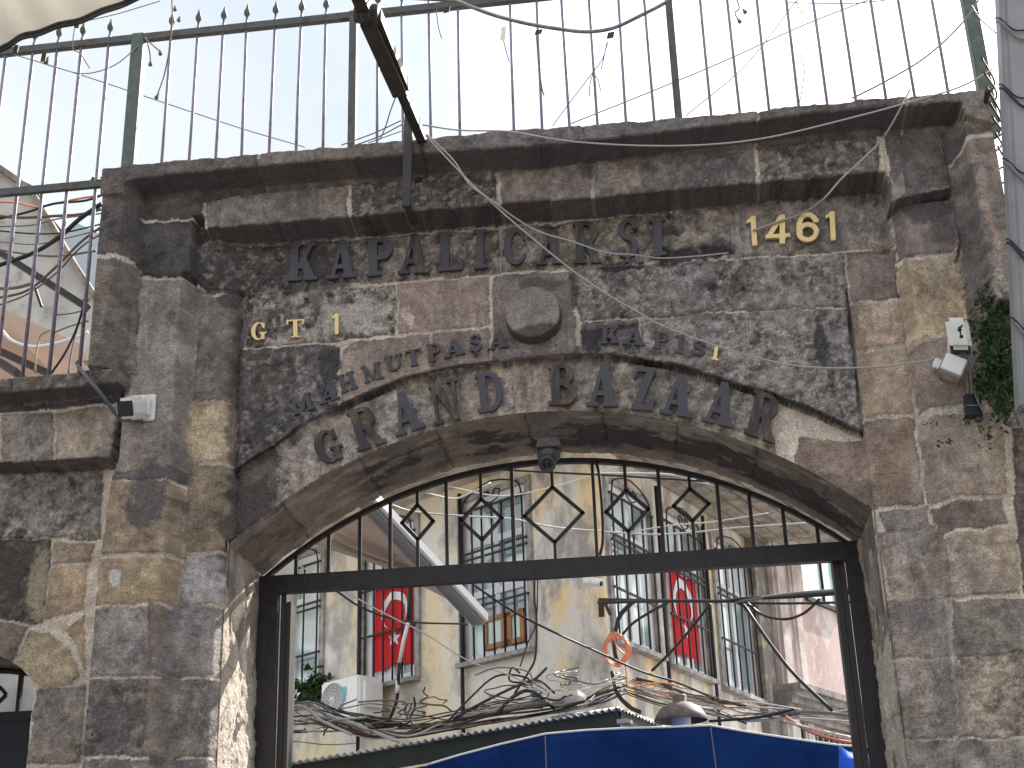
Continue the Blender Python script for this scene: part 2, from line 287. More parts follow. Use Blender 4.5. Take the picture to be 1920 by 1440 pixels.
# blocks: polygon px, layer depth, colour, crumble, joint (m)
BL = [
 # low wall
 ([(0, 775), (100, 770), (100, 868), (0, 872)], d_low, (112, 104, 97), .5, .004), ([(102, 770), (240, 755), (208, 856), (102, 866)], d_low, (120, 109, 98), .4, .003),
 ([(-300, 775), (-3, 775), (-3, 872), (-300, 880)], d_low, (112, 104, 97), .5, .006), ([(-300, 735), (240, 715), (240, 752), (0, 774), (-300, 785)], d_low, dd, .3, .003),
 ([(-300, 880), (193, 880), (186, 1012), (95, 1010), (-300, 1005)], d_lowr, (118, 112, 108), .8, .008),
 ([(-200, 1008), (97, 1010), (80, 1168), (60, 1172), (-200, 1120)], d_lowr, (60, 56, 54), .4, .006),
 ([(99, 1014), (178, 1015), (168, 1056), (94, 1058)], d_lowr, (122, 106, 90), .15, .009), ([(92, 1062), (164, 1058), (160, 1142), (80, 1164)], d_lowr, (126, 108, 86), .15, .009),
 ([(120, 1176), (160, 1148), (162, 1262), (152, 1250), (140, 1212)], d_lowr, (128, 111, 88), .15, .009),
 ([(58, 1180), (92, 1184), (118, 1205), (142, 1240), (150, 1272), (130, 1284), (75, 1289), (45, 1262), (22, 1248)], d_lowr, (124, 109, 84), .15, .009),
 ([(-200, 1125), (55, 1175), (20, 1247), (-200, 1225)], d_lowr, (88, 80, 72), .2, .008), ([(66, 1290), (163, 1284), (152, 1432), (50, 1436)], d_lowr, (116, 107, 100), .35, .008),
 ([(45, 1440), (150, 1436), (140, 1520), (30, 1520)], d_lowr, gy, .3, .008),
 # left pilaster
 ([(232, 700), (240, 660), (258, 525), (341, 521), (378, 527), (352, 868), (318, 886), (205, 892), (212, 850)], d_pil, (112, 104, 100), .3, .003),
 ([(207, 888), (350, 868), (346, 895), (315, 896), (206, 900)], d_pil, (84, 78, 80), .2, .003),
 ([(205, 902), (345, 898), (342, 1036), (180, 1040), (190, 1015)], d_pil, (118, 103, 86), .2, .006),
 ([(180, 1046), (342, 1042), (337, 1128), (172, 1134)], d_pil, (124, 106, 80), .1, .007),
 ([(174, 1138), (330, 1134), (318, 1266), (164, 1270)], d_pil, (112, 106, 104), .45, .004), ([(165, 1274), (318, 1270), (308, 1418), (150, 1418)], d_pil, (88, 84, 84), .6, .006),
 ([(150, 1424), (305, 1420), (300, 1520), (130, 1520)], d_pil, (104, 100, 100), .5, .006),
 ([(288, 1134), (322, 1140), (312, 1262), (285, 1262)], d_pil-.08, (96, 84, 78), .2, .003), ([(284, 1274), (312, 1274), (302, 1418), (275, 1418)], d_pil-.08, (100, 90, 82), .3, .003),
 ([(262, 418), (380, 411), (380, 520), (341, 517), (257, 521)], d_pil, (50, 48, 52), .35, .006), ([(270, 371), (380, 364), (379, 408), (264, 414)], d_pil, (62, 58, 57), .3, .006),
 # strip between pilaster and panel
 ([(383, 466), (392, 462), (650, 449), (655, 528), (560, 541), (386, 552)], d_in, (76, 70, 68), .5, .006),
 ([(378, 558), (458, 548), (452, 700), (448, 752), (358, 750), (368, 640)], d_in, (102, 94, 88), .25, .004), ([(356, 754), (446, 750), (441, 862), (352, 866)], d_in, (150, 131, 104), .35, .004),
 ([(352, 872), (440, 868), (432, 1032), (344, 1036)], d_in, (122, 106, 86), .2, .008), ([(345, 1042), (434, 1036), (424, 1132), (335, 1136)], d_in, (126, 122, 122), .4, .004),
 ([(328, 1140), (424, 1136), (416, 1268), (312, 1271)], d_in, (114, 109, 109), .4, .004), ([(314, 1275), (415, 1272), (408, 1418), (302, 1420)], d_in, (104, 99, 98), .4, .004), ([(300, 1424), (408, 1422), (405, 1520), (295, 1520)], d_in, (98, 94, 94), .4, .004),
 # panel
 ([(386, 470), (650, 449), (655, 530), (560, 543), (460, 549), (386, 554)], d_pan, (70, 64, 63), .7, .004),
 ([(652, 449), (935, 430), (940, 512), (745, 527), (657, 530)], d_pan, (108, 98, 90), .8, .004), ([(937, 428), (1368, 386), (1370, 472), (1120, 497), (1060, 503), (940, 510)], d_pan, (124, 113, 103), .9, .003),
 ([(1370, 384), (1660, 360), (1678, 464), (1372, 482)], d_pan, (108, 99, 94), .55, .003),
 ([(460, 553), (560, 545), (742, 532), (740, 625), (640, 637), (462, 650)], d_pan, (118, 112, 108), 1.5, .005), ([(745, 531), (918, 516), (918, 610), (745, 626)], d_pan, (122, 103, 90), .08, .006),
 ([(922, 516), (960, 512), (1074, 506), (1083, 660), (1000, 668), (922, 676)], d_pan, (98, 88, 84), .08, .007), ([(1066, 504), (1120, 499), (1372, 485), (1583, 474), (1590, 572), (1400, 580), (1195, 596), (1086, 600)], d_pan, (112, 106, 104), .95, .003),
 ([(1088, 602), (1196, 598), (1202, 662), (1092, 665)], d_pan, (92, 86, 84), .5, .003),
 ([(443, 655), (625, 643), (636, 650), (632, 762), (560, 805), (443, 885)], d_pan, (76, 72, 72), .7, .004), ([(640, 655), (665, 640), (806, 624), (808, 702), (700, 733), (640, 760)], d_pan, (110, 95, 85), .1, .007),
 ([(811, 622), (918, 613), (918, 680), (811, 698)], d_pan, (108, 92, 84), .08, .007),
 ([(1198, 598), (1400, 583), (1400, 728), (1300, 695), (1204, 672)], d_pan, (128, 120, 116), .9, .003), ([(1402, 582), (1590, 575), (1600, 665), (1616, 812), (1500, 760), (1402, 727)], d_pan, (122, 116, 113), .95, .003),
 # right strip
 ([(1585, 474), (1678, 468), (1688, 558), (1593, 569)], d_pan, (96, 82, 76), .08, .005), ([(1594, 574), (1690, 563), (1699, 643), (1605, 660)], d_pan, (136, 116, 96), .08, .006),
 ([(1604, 665), (1700, 650), (1713, 776), (1618, 782)], d_pan, (134, 115, 94), .08, .006),
 ([(1500, 812), (1616, 822), (1620, 786), (1714, 781), (1730, 946), (1640, 953), (1560, 905), (1492, 872)], d_pan, (114, 97, 85), .12, .005),
 ([(1642, 958), (1733, 950), (1744, 992), (1660, 1000)], d_pan, (112, 104, 101), .4, .003),
 ([(1645, 998), (1745, 990), (1765, 1010), (1775, 1090), (1778, 1130), (1670, 1130)], d_pan, (130, 119, 110), .4, .003), ([(1658, 1128), (1770, 1122), (1778, 1234), (1672, 1236)], d_pan, (118, 110, 106), .35, .004),
 ([(1673, 1240), (1780, 1236), (1795, 1384), (1690, 1388)], d_pan, (122, 114, 110), .4, .004), ([(1690, 1392), (1800, 1388), (1810, 1520), (1700, 1520)], d_pan, (112, 105, 102), .35, .004),
 # right pilaster
 ([(1657, 254), (1768, 242), (1784, 350), (1690, 374), (1668, 330)], d_pil-.04, (74, 69, 68), .15, .006), ([(1676, 380), (1786, 357), (1808, 470), (1686, 480)], d_in+.05, (98, 86, 78), .15, .006),
 ([(1686, 487), (1812, 475), (1828, 622), (1770, 626), (1704, 642)], d_in+.05, (148, 128, 98), .12, .008), ([(1704, 648), (1760, 632), (1836, 630), (1852, 752), (1725, 768)], d_in+.05, (114, 99, 88), .15, .006),
 ([(1725, 782), (1760, 775), (1880, 772), (1890, 930), (1800, 928), (1742, 946)], d_in+.05, (120, 106, 94), .15, .009), ([(1742, 955), (1800, 934), (1882, 934), (1892, 985), (1800, 992), (1768, 1003)], d_in+.05, (106, 92, 82), .12, .006),
 ([(1772, 1000), (1905, 986), (1915, 1110), (1785, 1120)], d_in+.05, (136, 122, 110), .3, .004), ([(1895, 800), (2100, 790), (2100, 1110), (1920, 1110), (1905, 980)], d_in+.05, (78, 70, 68), .5, .01),
 ([(1788, 1124), (2100, 1114), (2100, 1215), (1790, 1232)], d_in+.05, (108, 102, 97), .35, .004), ([(1790, 1234), (2100, 1218), (2100, 1376), (1800, 1384)], d_in+.02, (136, 126, 112), .7, .004),
 ([(1802, 1388), (2100, 1380), (2100, 1520), (1812, 1520)], d_in+.02, (122, 115, 110), .5, .004),
 ([(1780, 292), (1812, 268), (1900, 258), (1900, 560), (1880, 600), (1832, 600), (1815, 480), (1796, 350)], d_outc-.05, (93, 85, 79), .3, .005), ([(1775, 245), (1808, 222), (1900, 214), (1900, 252), (1812, 262), (1782, 288)], d_outc-.05, (70, 65, 66), .15, .006),
 ([(1832, 545), (2100, 540), (2100, 790), (1892, 800), (1855, 760), (1838, 630)], d_in+.05, (104, 98, 92), 1.0, .006),
 # left end column
 ([(184, 372), (232, 369), (262, 378), (256, 484), (206, 482), (170, 488)], d_outc-.05, (62, 58, 58), .3, .006), ([(166, 492), (208, 488), (254, 492), (240, 690), (145, 692)], d_outc-.05, (88, 80, 74), .3, .005),
]
# frieze blocks
fx = [382, 655, 935, 1113, 1420, 1650]; ft = lambda x: 358-(x-382)*.1; fbm = lambda x: 430-(x-382)*.0855
fc = [(100, 92, 88), (84, 77, 76), (110, 98, 93), (104, 96, 92), (100, 90, 84)]; fr_ = [.35, .9, .35, .55, .9]
for i in range(5): BL.append(([(fx[i]+3, ft(fx[i])-14), (fx[i+1]-3, ft(fx[i+1])-14), (fx[i+1]-3, fbm(fx[i+1])+9), (fx[i]+3, fbm(fx[i])+9)], d_fr, fc[i], fr_[i], .006))
# cornice stones
cx_ = [150, 484, 790, 1090, 1420, 1700, 1900]
ctop = lambda x: 318-(x-195)*.099; cbot = lambda x: 338-(x-240)*.0946
for i in range(6): BL.append(([(cx_[i]+2, ctop(cx_[i])-30), (cx_[i+1]-2, ctop(cx_[i+1])-30), (cx_[i+1]-2, cbot(cx_[i+1])+(60 if i == 5 else 14)), (cx_[i]+2, cbot(cx_[i])+(34 if i == 0 else 14))], d_cor, [(74, 68, 66), (88, 79, 74), (92, 84, 82), (88, 80, 78), (84, 76, 73), (92, 84, 76)][i], .3, .004))
for a, b in ((-300, 20), (22, 230)): BL.append(([(a, 700), (b, 680), (b, 725), (a, 745)], d_low+.14, (82, 76, 72), .5, .006))
# arch ring: radial stones
ARR = [(432, 1035), (450, 1003), (500, 963), (560, 922), (640, 872), (757, 827), (870, 792), (967, 777), (1073, 771), (1157, 773), (1273, 793), (1371, 822), (1461, 858), (1520, 885), (1560, 908), (1600, 932), (1638, 955)]
ARRO = [(428, 900), (444, 886), (480, 862), (520, 838), (570, 801), (640, 763), (760, 712), (860, 690), (960, 678), (1060, 669), (1150, 668), (1280, 689), (1400, 728), (1440, 738), (1540, 778), (1617, 814)]
def at_len(pl, t):
    q = np.array(pl, float); s = np.r_[0, np.cumsum(np.hypot(*np.diff(q, axis=0).T))]; return (np.interp(t*s[-1], s, q[:, 0]), np.interp(t*s[-1], s, q[:, 1]))
rt = [0, .09, .2, .30, .385, .46, .535, .61, .69, .77, .845, 1.0]
rc = [(70, 62, 58), (146, 134, 124), (148, 137, 127), (140, 128, 118), (146, 133, 122), (140, 120, 108), (112, 104, 97), (128, 119, 110), (132, 122, 112), (130, 121, 112), (112, 96, 84)]
rr_ = [.15, .75, .75, .7, .6, .5, .7, .8, .85, .8, .1]
for i in range(11):
    a = [at_len(ARR, rt[i]+(rt[i+1]-rt[i])*k/3) for k in range(4)]; b = [at_len(ARRO, min(1, rt[i]+(rt[i+1]-rt[i])*k/3)) for k in range(4)]
    if i < 10: BL.insert(0, ([(x, y+4) for x, y in a]+[(x, y-12) for x, y in b[::-1]], 0.0, rc[i], rr_[i], .0025))
BL.insert(0, ([(410, 900), (500, 860), (535, 945), (450, 1003), (430, 1040), (415, 1036)], 0.0, (66, 58, 55), .12, .003))
# stains (black crust) and pale patches: centre px, radii px, strength, colour
crust = (40, 38, 47)
ST = [(300, 950, 50, 62, .9, (62, 60, 64)), (330, 880, 40, 40, .5, (66, 62, 66)), (265, 470, 26, 40, .4, dd), (560, 500, 110, 34, .6, (54, 50, 54)), (430, 500, 60, 30, .35, (48, 46, 50)), (475, 610, 30, 60, .5, (56, 53, 55)),
 (655, 690, 7, 60, .0, crust), (610, 690, 22, 55, .85, (44, 42, 50)), (540, 740, 14, 90, .5, (60, 58, 64)), (480, 760, 22, 110, .55, (48, 46, 52)), (437, 740, 14, 220, .7, (50, 47, 52)), (450, 960, 46, 100, .8, (48, 44, 48)), (430, 560, 24, 26, .8, (44, 42, 46)),
 (660, 585, 90, 40, .7, (176, 168, 160)), (590, 560, 34, 18, .6, (166, 158, 152)), (1295, 465, 78, 18, .98, crust), (1155, 490, 58, 11, .9, crust), (1350, 450, 26, 16, .6, crust), (1240, 425, 40, 12, .6, crust),
 (1540, 640, 12, 85, .9, (48, 46, 54)), (1560, 700, 8, 60, .7, (50, 48, 54)), (1610, 640, 20, 110, .55, (84, 74, 72)), (1598, 590, 18, 36, .5, (88, 76, 72)), (1110, 625, 22, 26, .95, (38, 36, 46)), (1160, 604, 42, 7, .9, crust),
 (1075, 540, 10, 40, .7, (50, 47, 54)), (1000, 525, 52, 14, .7, (56, 51, 56)), (1040, 335, 60, 12, .75, (46, 43, 50)), (1105, 345, 20, 26, .6, (48, 44, 50)), (850, 370, 90, 14, .5, (58, 54, 56)),
 (1740, 405, 60, 26, .8, (52, 50, 58)), (1770, 440, 32, 34, .6, (58, 54, 60)), (1360, 335, 60, 26, .5, (58, 55, 62)), (1480, 290, 70, 20, .4, (70, 64, 62)), (1330, 310, 60, 18, .5, (66, 62, 66)),
 (70, 1090, 26, 70, .8, (128, 118, 98)), (10, 1060, 50, 80, .85, (44, 42, 42)), (235, 1100, 14, 16, .95, (150, 148, 148)), (690, 1010, 10, 10, 0, crust), (1700, 1150, 60, 26, .7, (92, 88, 90)), (1790, 1300, 24, 90, .5, (98, 95, 97)), (1820, 1060, 40, 14, .3, gy),
 (1720, 870, 12, 60, .4, (150, 138, 126)), (1560, 850, 50, 30, .3, (126, 110, 98)), (1860, 880, 26, 40, .4, (140, 124, 106)), (1570, 900, 80, 26, .55, (84, 72, 68)), (1630, 930, 40, 24, .5, (84, 72, 68)),
 (300, 700, 40, 120, .3, (122, 114, 110)), (60, 930, 90, 20, .4, (84, 80, 80)), (215, 600, 20, 60, .0, dd), (200, 650, 50, 30, .5, (58, 54, 56)), (240, 1360, 60, 50, .7, (70, 66, 68)), (220, 1200, 60, 40, .3, (96, 92, 92)), (260, 680, 20, 60, .0, dd),
 (1830, 420, 12, 110, .5, (134, 112, 102)), (1480, 560, 90, 40, .4, (142, 136, 130)), (1280, 560, 60, 40, .3, (86, 82, 82)), (1450, 700, 60, 30, .3, (140, 133, 126)), (1100, 300, 600, 10, .0, dd), (1720, 300, 40, 50, .0, dd),
 (1000, 870, 600, 18, .0, dd), (720, 745, 40, 12, .3, (84, 76, 72)), (850, 560, 60, 20, .3, (134, 114, 98)), (560, 840, 50, 14, .4, (110, 100, 94)), (1200, 690, 160, 10, .6, (90, 84, 80)), (1340, 725, 120, 9, .6, (90, 84, 80)), (800, 715, 120, 10, .4, (96, 88, 82))]

z_top = P(1000, 243, -d_cor)[2]; x_le = P(190, 400, -d_outc)[0]; x_re = P(1878, 330, -d_outc)[0]; z_low = P(60, 703, -d_low-.14)[2]; z_wing = P(1860, 545, -.17)[2]
OPN_PX = [(405, 1440)]+ARR+[(1690, 1400)]
arr_w = [(P(x, y, 0)[0], P(x, y, 0)[2]) for x, y in ARR]
x_jl, x_jr = -1.81, 1.925
# smooth arris: fit of a circle through the traced points
A_ = np.array([(2*x, 2*z, 1) for x, z in arr_w[1:]]); b_ = np.array([x*x+z*z for x, z in arr_w[1:]])
cx0, cz0, cc = np.linalg.lstsq(A_, b_, rcond=None)[0]; R0 = math.sqrt(cc+cx0**2+cz0**2)
def arc_z(x): return cz0+math.sqrt(max(R0*R0-(x-cx0)**2, 0))
AX = np.linspace(x_jl, x_jr, 60)
opening = [(x_jl, -1)]+[(x, arc_z(x)) for x in AX]+[(x_jr, -1)]
# small side gate, lower left
sg = [(lambda q: (q[0], q[2]))(P(x, y, -d_lowr)) for x, y in ((48, 1440), (64, 1300), (40, 1272), (0, 1257))]
s_x1 = sg[0][0]; s_x0 = s_x1-1.3; s_cx = (s_x0+s_x1)/2
side_open = [(s_x1, -1), (s_x1, sg[1][1])]+[(s_cx+.65*math.cos(a), sg[1][1]+.30*math.sin(a)) for a in np.linspace(.15, math.pi-.15, 16)]+[(s_x0, sg[1][1]), (s_x0, -1)]
def facade():
    fine = .0085
    xs = np.r_[np.arange(-7, -3.5, .03), np.arange(-3.5, 3.12, fine), np.arange(3.15, 6.5, .03)]
    zs = np.r_[np.arange(0, 2.5, .1), np.arange(2.5, z_top-.004, fine), z_top]
    X, Z = np.meshgrid(xs, zs); sh = X.shape
    X0 = X.copy(); Z0 = Z.copy()
    def snap(poly, X, Z, closed=True):
        # move grid points lying next to an outline onto it
        d = edged(X, Z, poly, closed); m = d < fine*.72
        n = len(poly); px, pz = X[m].copy(), Z[m].copy(); best = np.full(px.shape, 1e9); qx, qz = px.copy(), pz.copy()
        for i in range(n if closed else n-1):
            ax, ay = poly[i]; bx, by = poly[(i+1) % n]; ex, ey = bx-ax, by-ay; t = np.clip(((px-ax)*ex+(pz-ay)*ey)/(ex*ex+ey*ey+1e-12), 0, 1)
            cx, cz = ax+t*ex, ay+t*ey; dd_ = (px-cx)**2+(pz-cz)**2; k = dd_ < best; best[k] = dd_[k]; qx[k] = cx[k]; qz[k] = cz[k]
        X[m] = qx; Z[m] = qz
    snap(opening, X, Z); snap(side_open, X, Z)
    wx = (fb(X, Z, .09, 3, 1)-.5)*.030+(fb(X, Z, .03, 2, 5)-.5)*.008; wz = (fb(X, Z, .09, 3, 2)-.5)*.030+(fb(X, Z, .03, 2, 6)-.5)*.008
    XW = X+wx; ZW = Z+wz
    XS = X+wx*.10; ZS = Z+wz*.30
    Dp = np.full(sh, d_lowr); part = np.full(sh, -1, int); names = []
    for rg in REG:
        nm, pl, dA = rg[0], rg[1], rg[2]
        md_ = dA if len(rg) == 3 else (rg[2]+rg[3])/2
        wp = pl[1] if pl[0] == 'W' else W(pl, md_); m = inpoly(XS, ZS, wp)
        if nm not in names: names.append(nm)
        part[m] = names.index(nm)
        if len(rg) == 3: Dp[m] = dA
        else:
            if not isinstance(rg[4], tuple):
                t = np.clip((X[m]-rg[4])/(rg[5]-rg[4]), 0, 1); Dp[m] = rg[2]+(rg[3]-rg[2])*t; continue
            a = W([rg[4]], md_)[0]; b = W([rg[5]], md_)[0]; ex, ez = b[0]-a[0], b[1]-a[1]
            t = np.clip(((X[m]-a[0])*ex+(Z[m]-a[1])*ez)/(ex*ex+ez*ez), 0, 1); Dp[m] = rg[2]+(rg[3]-rg[2])*t
    part[part < 0] = names.index('wall')
    # blocks
    C = np.zeros(sh+(3,)); rough = np.full(sh, .25); H = np.full(sh, -.010); bid = np.full(sh, -1)
    mort = alb((158, 147, 134)); C[:] = mort
    # fallback coursing outside the traced stones
    row = np.floor(Z/.36); off = (row*.37) % 1; bx = np.floor(X/.62+off); hsh = _T[(row.astype(int)*31+bx.astype(int)*7) % 256, (bx.astype(int)*13+5) % 256]
    ez = np.abs((Z/.36) % 1-.5); exx = np.abs((X/.62+off) % 1-.5); inn = (ez < .475) & (exx < .485)
    cfb = alb((106, 98, 92))*(.75+.5*hsh[..., None]); C = np.where(inn[..., None], cfb, C); H = np.where(inn, 0, H)
    far = (X < -3.3) | (X > 2.9) | (Z < 2.6)
    C = np.where((inn | ~far)[..., None] & far[..., None], C, np.where(far[..., None], C, mort)); H = np.where(far, H, -.010)
    # plain stone under the untraced corners keeps a stone tone
    for k, (pl, dpt, c, ro, j) in enumerate(BL):
        wp = W(pl, dpt); a = np.array(wp); x0, z0 = a.min(0)-.03; x1, z1 = a.max(0)+.03
        i0, i1 = np.searchsorted(zs, (z0, z1)); j0, j1 = np.searchsorted(xs, (x0, x1))
        if i1 <= i0 or j1 <= j0: continue
        sl = (slice(i0, i1), slice(j0, j1)); x, z = XW[sl], ZW[sl]
        m = inpoly(x, z, wp); e = edged(x, z, wp)
        m &= e > j*.55
        rs = np.random.RandomState(k+3); ht = rs.uniform(-.004, .004)
        edge = np.clip((e-j*.55)/.010, 0, 1); hh = -.010+(.010+ht)*(1-(1-edge)**2.2)
        hh += (rs.uniform(-.003, .003)*(x-x0)/(x1-x0)+rs.uniform(-.004, .004)*(z-z0)/(z1-z0))
        var = fb(X[sl], Z[sl], .22, 4, k)-.5; v2 = fb(X[sl], Z[sl], .06, 3, k+40)-.5
        v3 = fb(X[sl], Z[sl], .022, 2, k+60)-.5
        tone = 1+var*.9+v2*.6+v3*.45+rs.uniform(-.05, .05)
        warm = (fb(X[sl], Z[sl], .3, 3, k+80)-.5)*.35
        cc_ = alb(c)*tone[..., None]*np.stack([1+warm*.35, 1+warm*.12, 1-warm*.45], -1)
        ed = np.clip(e/.03, 0, 1); cc_ *= (.86+.14*ed)[..., None]
        C[sl] = np.where(m[..., None], cc_, C[sl]); H[sl] = np.where(m, hh, H[sl]); rough[sl] = np.where(m, ro, rough[sl]); bid[sl] = np.where(m, k, bid[sl])
    mo = (bid < 0) & ~far
    mz = fb(X, Z, .25, 3, 91)
    C[mo] *= (.62+.75*mz[mo])[:, None]; H[mo] += (fb(X, Z, .05, 3, 92)[mo]-.5)*.012
    # crumbling
    r1 = fb(X, Z, .055, 4, 11, .6); r2 = np.abs(fb(X, Z, .11, 4, 12, .6)-.5)*2
    cav = np.clip((r1-.50)*5, 0, 1); pits = np.clip((fb(X, Z, .028, 2, 14)-.74)*9, 0, 1)
    amp = rough*.013
    H += amp*((r1-.5)*2.2-r2*1.2+(fb(X, Z, .024, 3, 13)-.5)*1.4)-pits*.008*np.clip(rough+.12, 0, 1)
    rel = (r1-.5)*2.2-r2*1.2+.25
    C *= (1+np.clip(rel, -1, 1)*.75*np.clip(rough, 0, 1.2)+(fb(X, Z, .019, 3, 35, .7)-.5)*.9*np.clip(rough, .25, 1.2))[..., None]       # lighter on high points, darker in the hollows
    lich = np.clip((fb(X, Z, .035, 4, 31, .7)-.55)*11, 0, 1)*np.clip(rough-.3, 0, 1)*.85
    C = C*(1-lich[..., None])+alb((172, 163, 152))*lich[..., None]
    blk = np.clip((fb(X, Z, .05, 5, 33, .7)-.56)*11, 0, 1)*np.clip(rough-.2, 0, 1)*.6
    C = C*(1-blk[..., None])+alb((50, 47, 52))*blk[..., None]
    # stains
    for k, (sx, sy, rx, ry, st, c) in enumerate(ST):
        if st <= 0: continue
        q = P(sx, sy, -.12); sc = 1/335.; ax, az = rx*sc, ry*sc*1.1
        j0, j1 = np.searchsorted(xs, (q[0]-ax*2, q[0]+ax*2)); i0, i1 = np.searchsorted(zs, (q[2]-az*2, q[2]+az*2)); sl = (slice(i0, i1), slice(j0, j1))
        if i1 <= i0 or j1 <= j0: continue
        x, z = X[sl], Z[sl]; d = np.sqrt(((x-q[0])/ax)**2+((z-q[2])/az)**2)+(fb(x, z, .10, 5, 50+k, .65)-.5)*1.9
        t = np.clip((1.02-d)*3.2, 0, 1)*st; C[sl] = C[sl]*(1-t[..., None])+alb(c)*t[..., None]
        if c == crust: H[sl] -= t*.012
    # hood line: groove below the lettered panel, shade of the step painted into its colour
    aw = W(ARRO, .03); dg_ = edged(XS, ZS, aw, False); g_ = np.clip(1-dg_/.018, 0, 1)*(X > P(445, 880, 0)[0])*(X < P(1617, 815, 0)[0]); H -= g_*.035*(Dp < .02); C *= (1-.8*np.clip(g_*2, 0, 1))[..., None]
    # soot streaks running down, general weathering
    stk = np.clip((fb(X, Z*.12, .06, 3, 61)-.56)*6, 0, 1)*np.clip((fb(X, Z, .7, 3, 62)-.42)*4, 0, 1)*.5
    C = C*(1-stk[..., None])+alb((64, 61, 65))*stk[..., None]
    # cornice and frieze undersides: shade below the nosing painted into the vertex colour
    H += (fb(X, Z, .9, 2, 71)-.5)*.02
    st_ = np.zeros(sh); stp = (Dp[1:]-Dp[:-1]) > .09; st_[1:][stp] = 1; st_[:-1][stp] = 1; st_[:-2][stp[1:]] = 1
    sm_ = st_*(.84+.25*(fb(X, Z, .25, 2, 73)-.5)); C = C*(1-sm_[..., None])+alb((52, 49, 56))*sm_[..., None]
    D_ = Dp.copy()
    for _ in range(1):
        D_[1:-1, 1:-1] = (D_[1:-1, 1:-1]*12+D_[:-2, 1:-1]+D_[2:, 1:-1]+D_[1:-1, :-2]+D_[1:-1, 2:])/16
    Yv = -(D_+H)
    # top edge wavers
    topn = (fb(X, Z*0, .12, 4, 72)-.5)*.035
    Z = Z+np.clip((Z-(z_top-.10))/.10, 0, 1)*topn
    # extra rows: the flat top of the coping
    def toprows(A, vals): return np.vstack([A]+vals)
    yt = Yv[-1]
    X = np.vstack([X, X[-1], X[-1]]); Z = np.vstack([Z, Z[-1]+.012, Z[-1]+.012]); Yv = np.vstack([Yv, yt+.03, np.full_like(yt, .72)])
    C = np.concatenate([C, C[-1:], C[-1:]]); rough = np.vstack([rough, rough[-1], rough[-1]]); part = np.vstack([part, part[-1], part[-1]])
    # faces
    ny, nx = X.shape; idx = np.arange(ny*nx).reshape(ny, nx)
    a, b, c, d = idx[:-1, :-1], idx[:-1, 1:], idx[1:, 1:], idx[1:, :-1]
    fxm = (X[:-1, :-1]+X[1:, 1:])/2; fzm = (Z[:-1, :-1]+Z[1:, 1:])/2
    keep = ~inpoly(fxm, fzm, opening) & ~inpoly(fxm, fzm, side_open)
    keep &= ~((fxm < x_le) & (fzm > z_low+.004))
    keep &= ~((fxm > x_re) & (fzm > z_wing))
    Fq = np.stack([a, b, c, d], -1)[keep]; fp = part[:-1, :-1][keep]
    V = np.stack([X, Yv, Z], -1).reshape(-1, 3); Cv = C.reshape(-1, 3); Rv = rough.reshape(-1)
    gate = empty('stone_gateway', (0, 0, 0))
    tag(gate, 'weathered stone gateway wall with a low arch, cornice, pilasters and raised letters', 'gateway')
    mxf = V[Fq[:, 0], 0]
    for pi, nm in enumerate(names):
        if nm in ('pilaster', 'wall'):
            for sd_ in (mxf < 0, mxf >= 0):
                k_ = (fp == pi) & sd_
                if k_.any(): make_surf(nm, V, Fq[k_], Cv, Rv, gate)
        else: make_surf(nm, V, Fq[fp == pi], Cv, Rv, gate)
    return gate
def make_surf(nm, V, Fq, Cv, Rv, parent):
    u, inv = np.unique(Fq.reshape(-1), return_inverse=True); inv = inv.reshape(-1)
    me = bpy.data.meshes.new(nm); v = V[u]; nf = len(Fq)
    me.vertices.add(len(u)); me.vertices.foreach_set('co', v.astype(np.float32).ravel())
    me.loops.add(nf*4); me.loops.foreach_set('vertex_index', inv.astype(np.int32))
    me.polygons.add(nf); me.polygons.foreach_set('loop_start', np.arange(0, nf*4, 4, dtype=np.int32)); me.polygons.foreach_set('use_smooth', np.ones(nf, bool))
    me.update(calc_edges=True)
    ca = me.color_attributes.new('Col', 'FLOAT_COLOR', 'POINT'); ca.data.foreach_set('color', np.c_[np.clip(Cv[u], .004, .9), np.ones(len(u))].astype(np.float32).ravel())
    ra = me.attributes.new('rgh', 'FLOAT', 'POINT'); ra.data.foreach_set('value', np.clip(Rv[u], 0, 1.5).astype(np.float32))
    return link(nm, me, STONE, parent)
gate = facade()

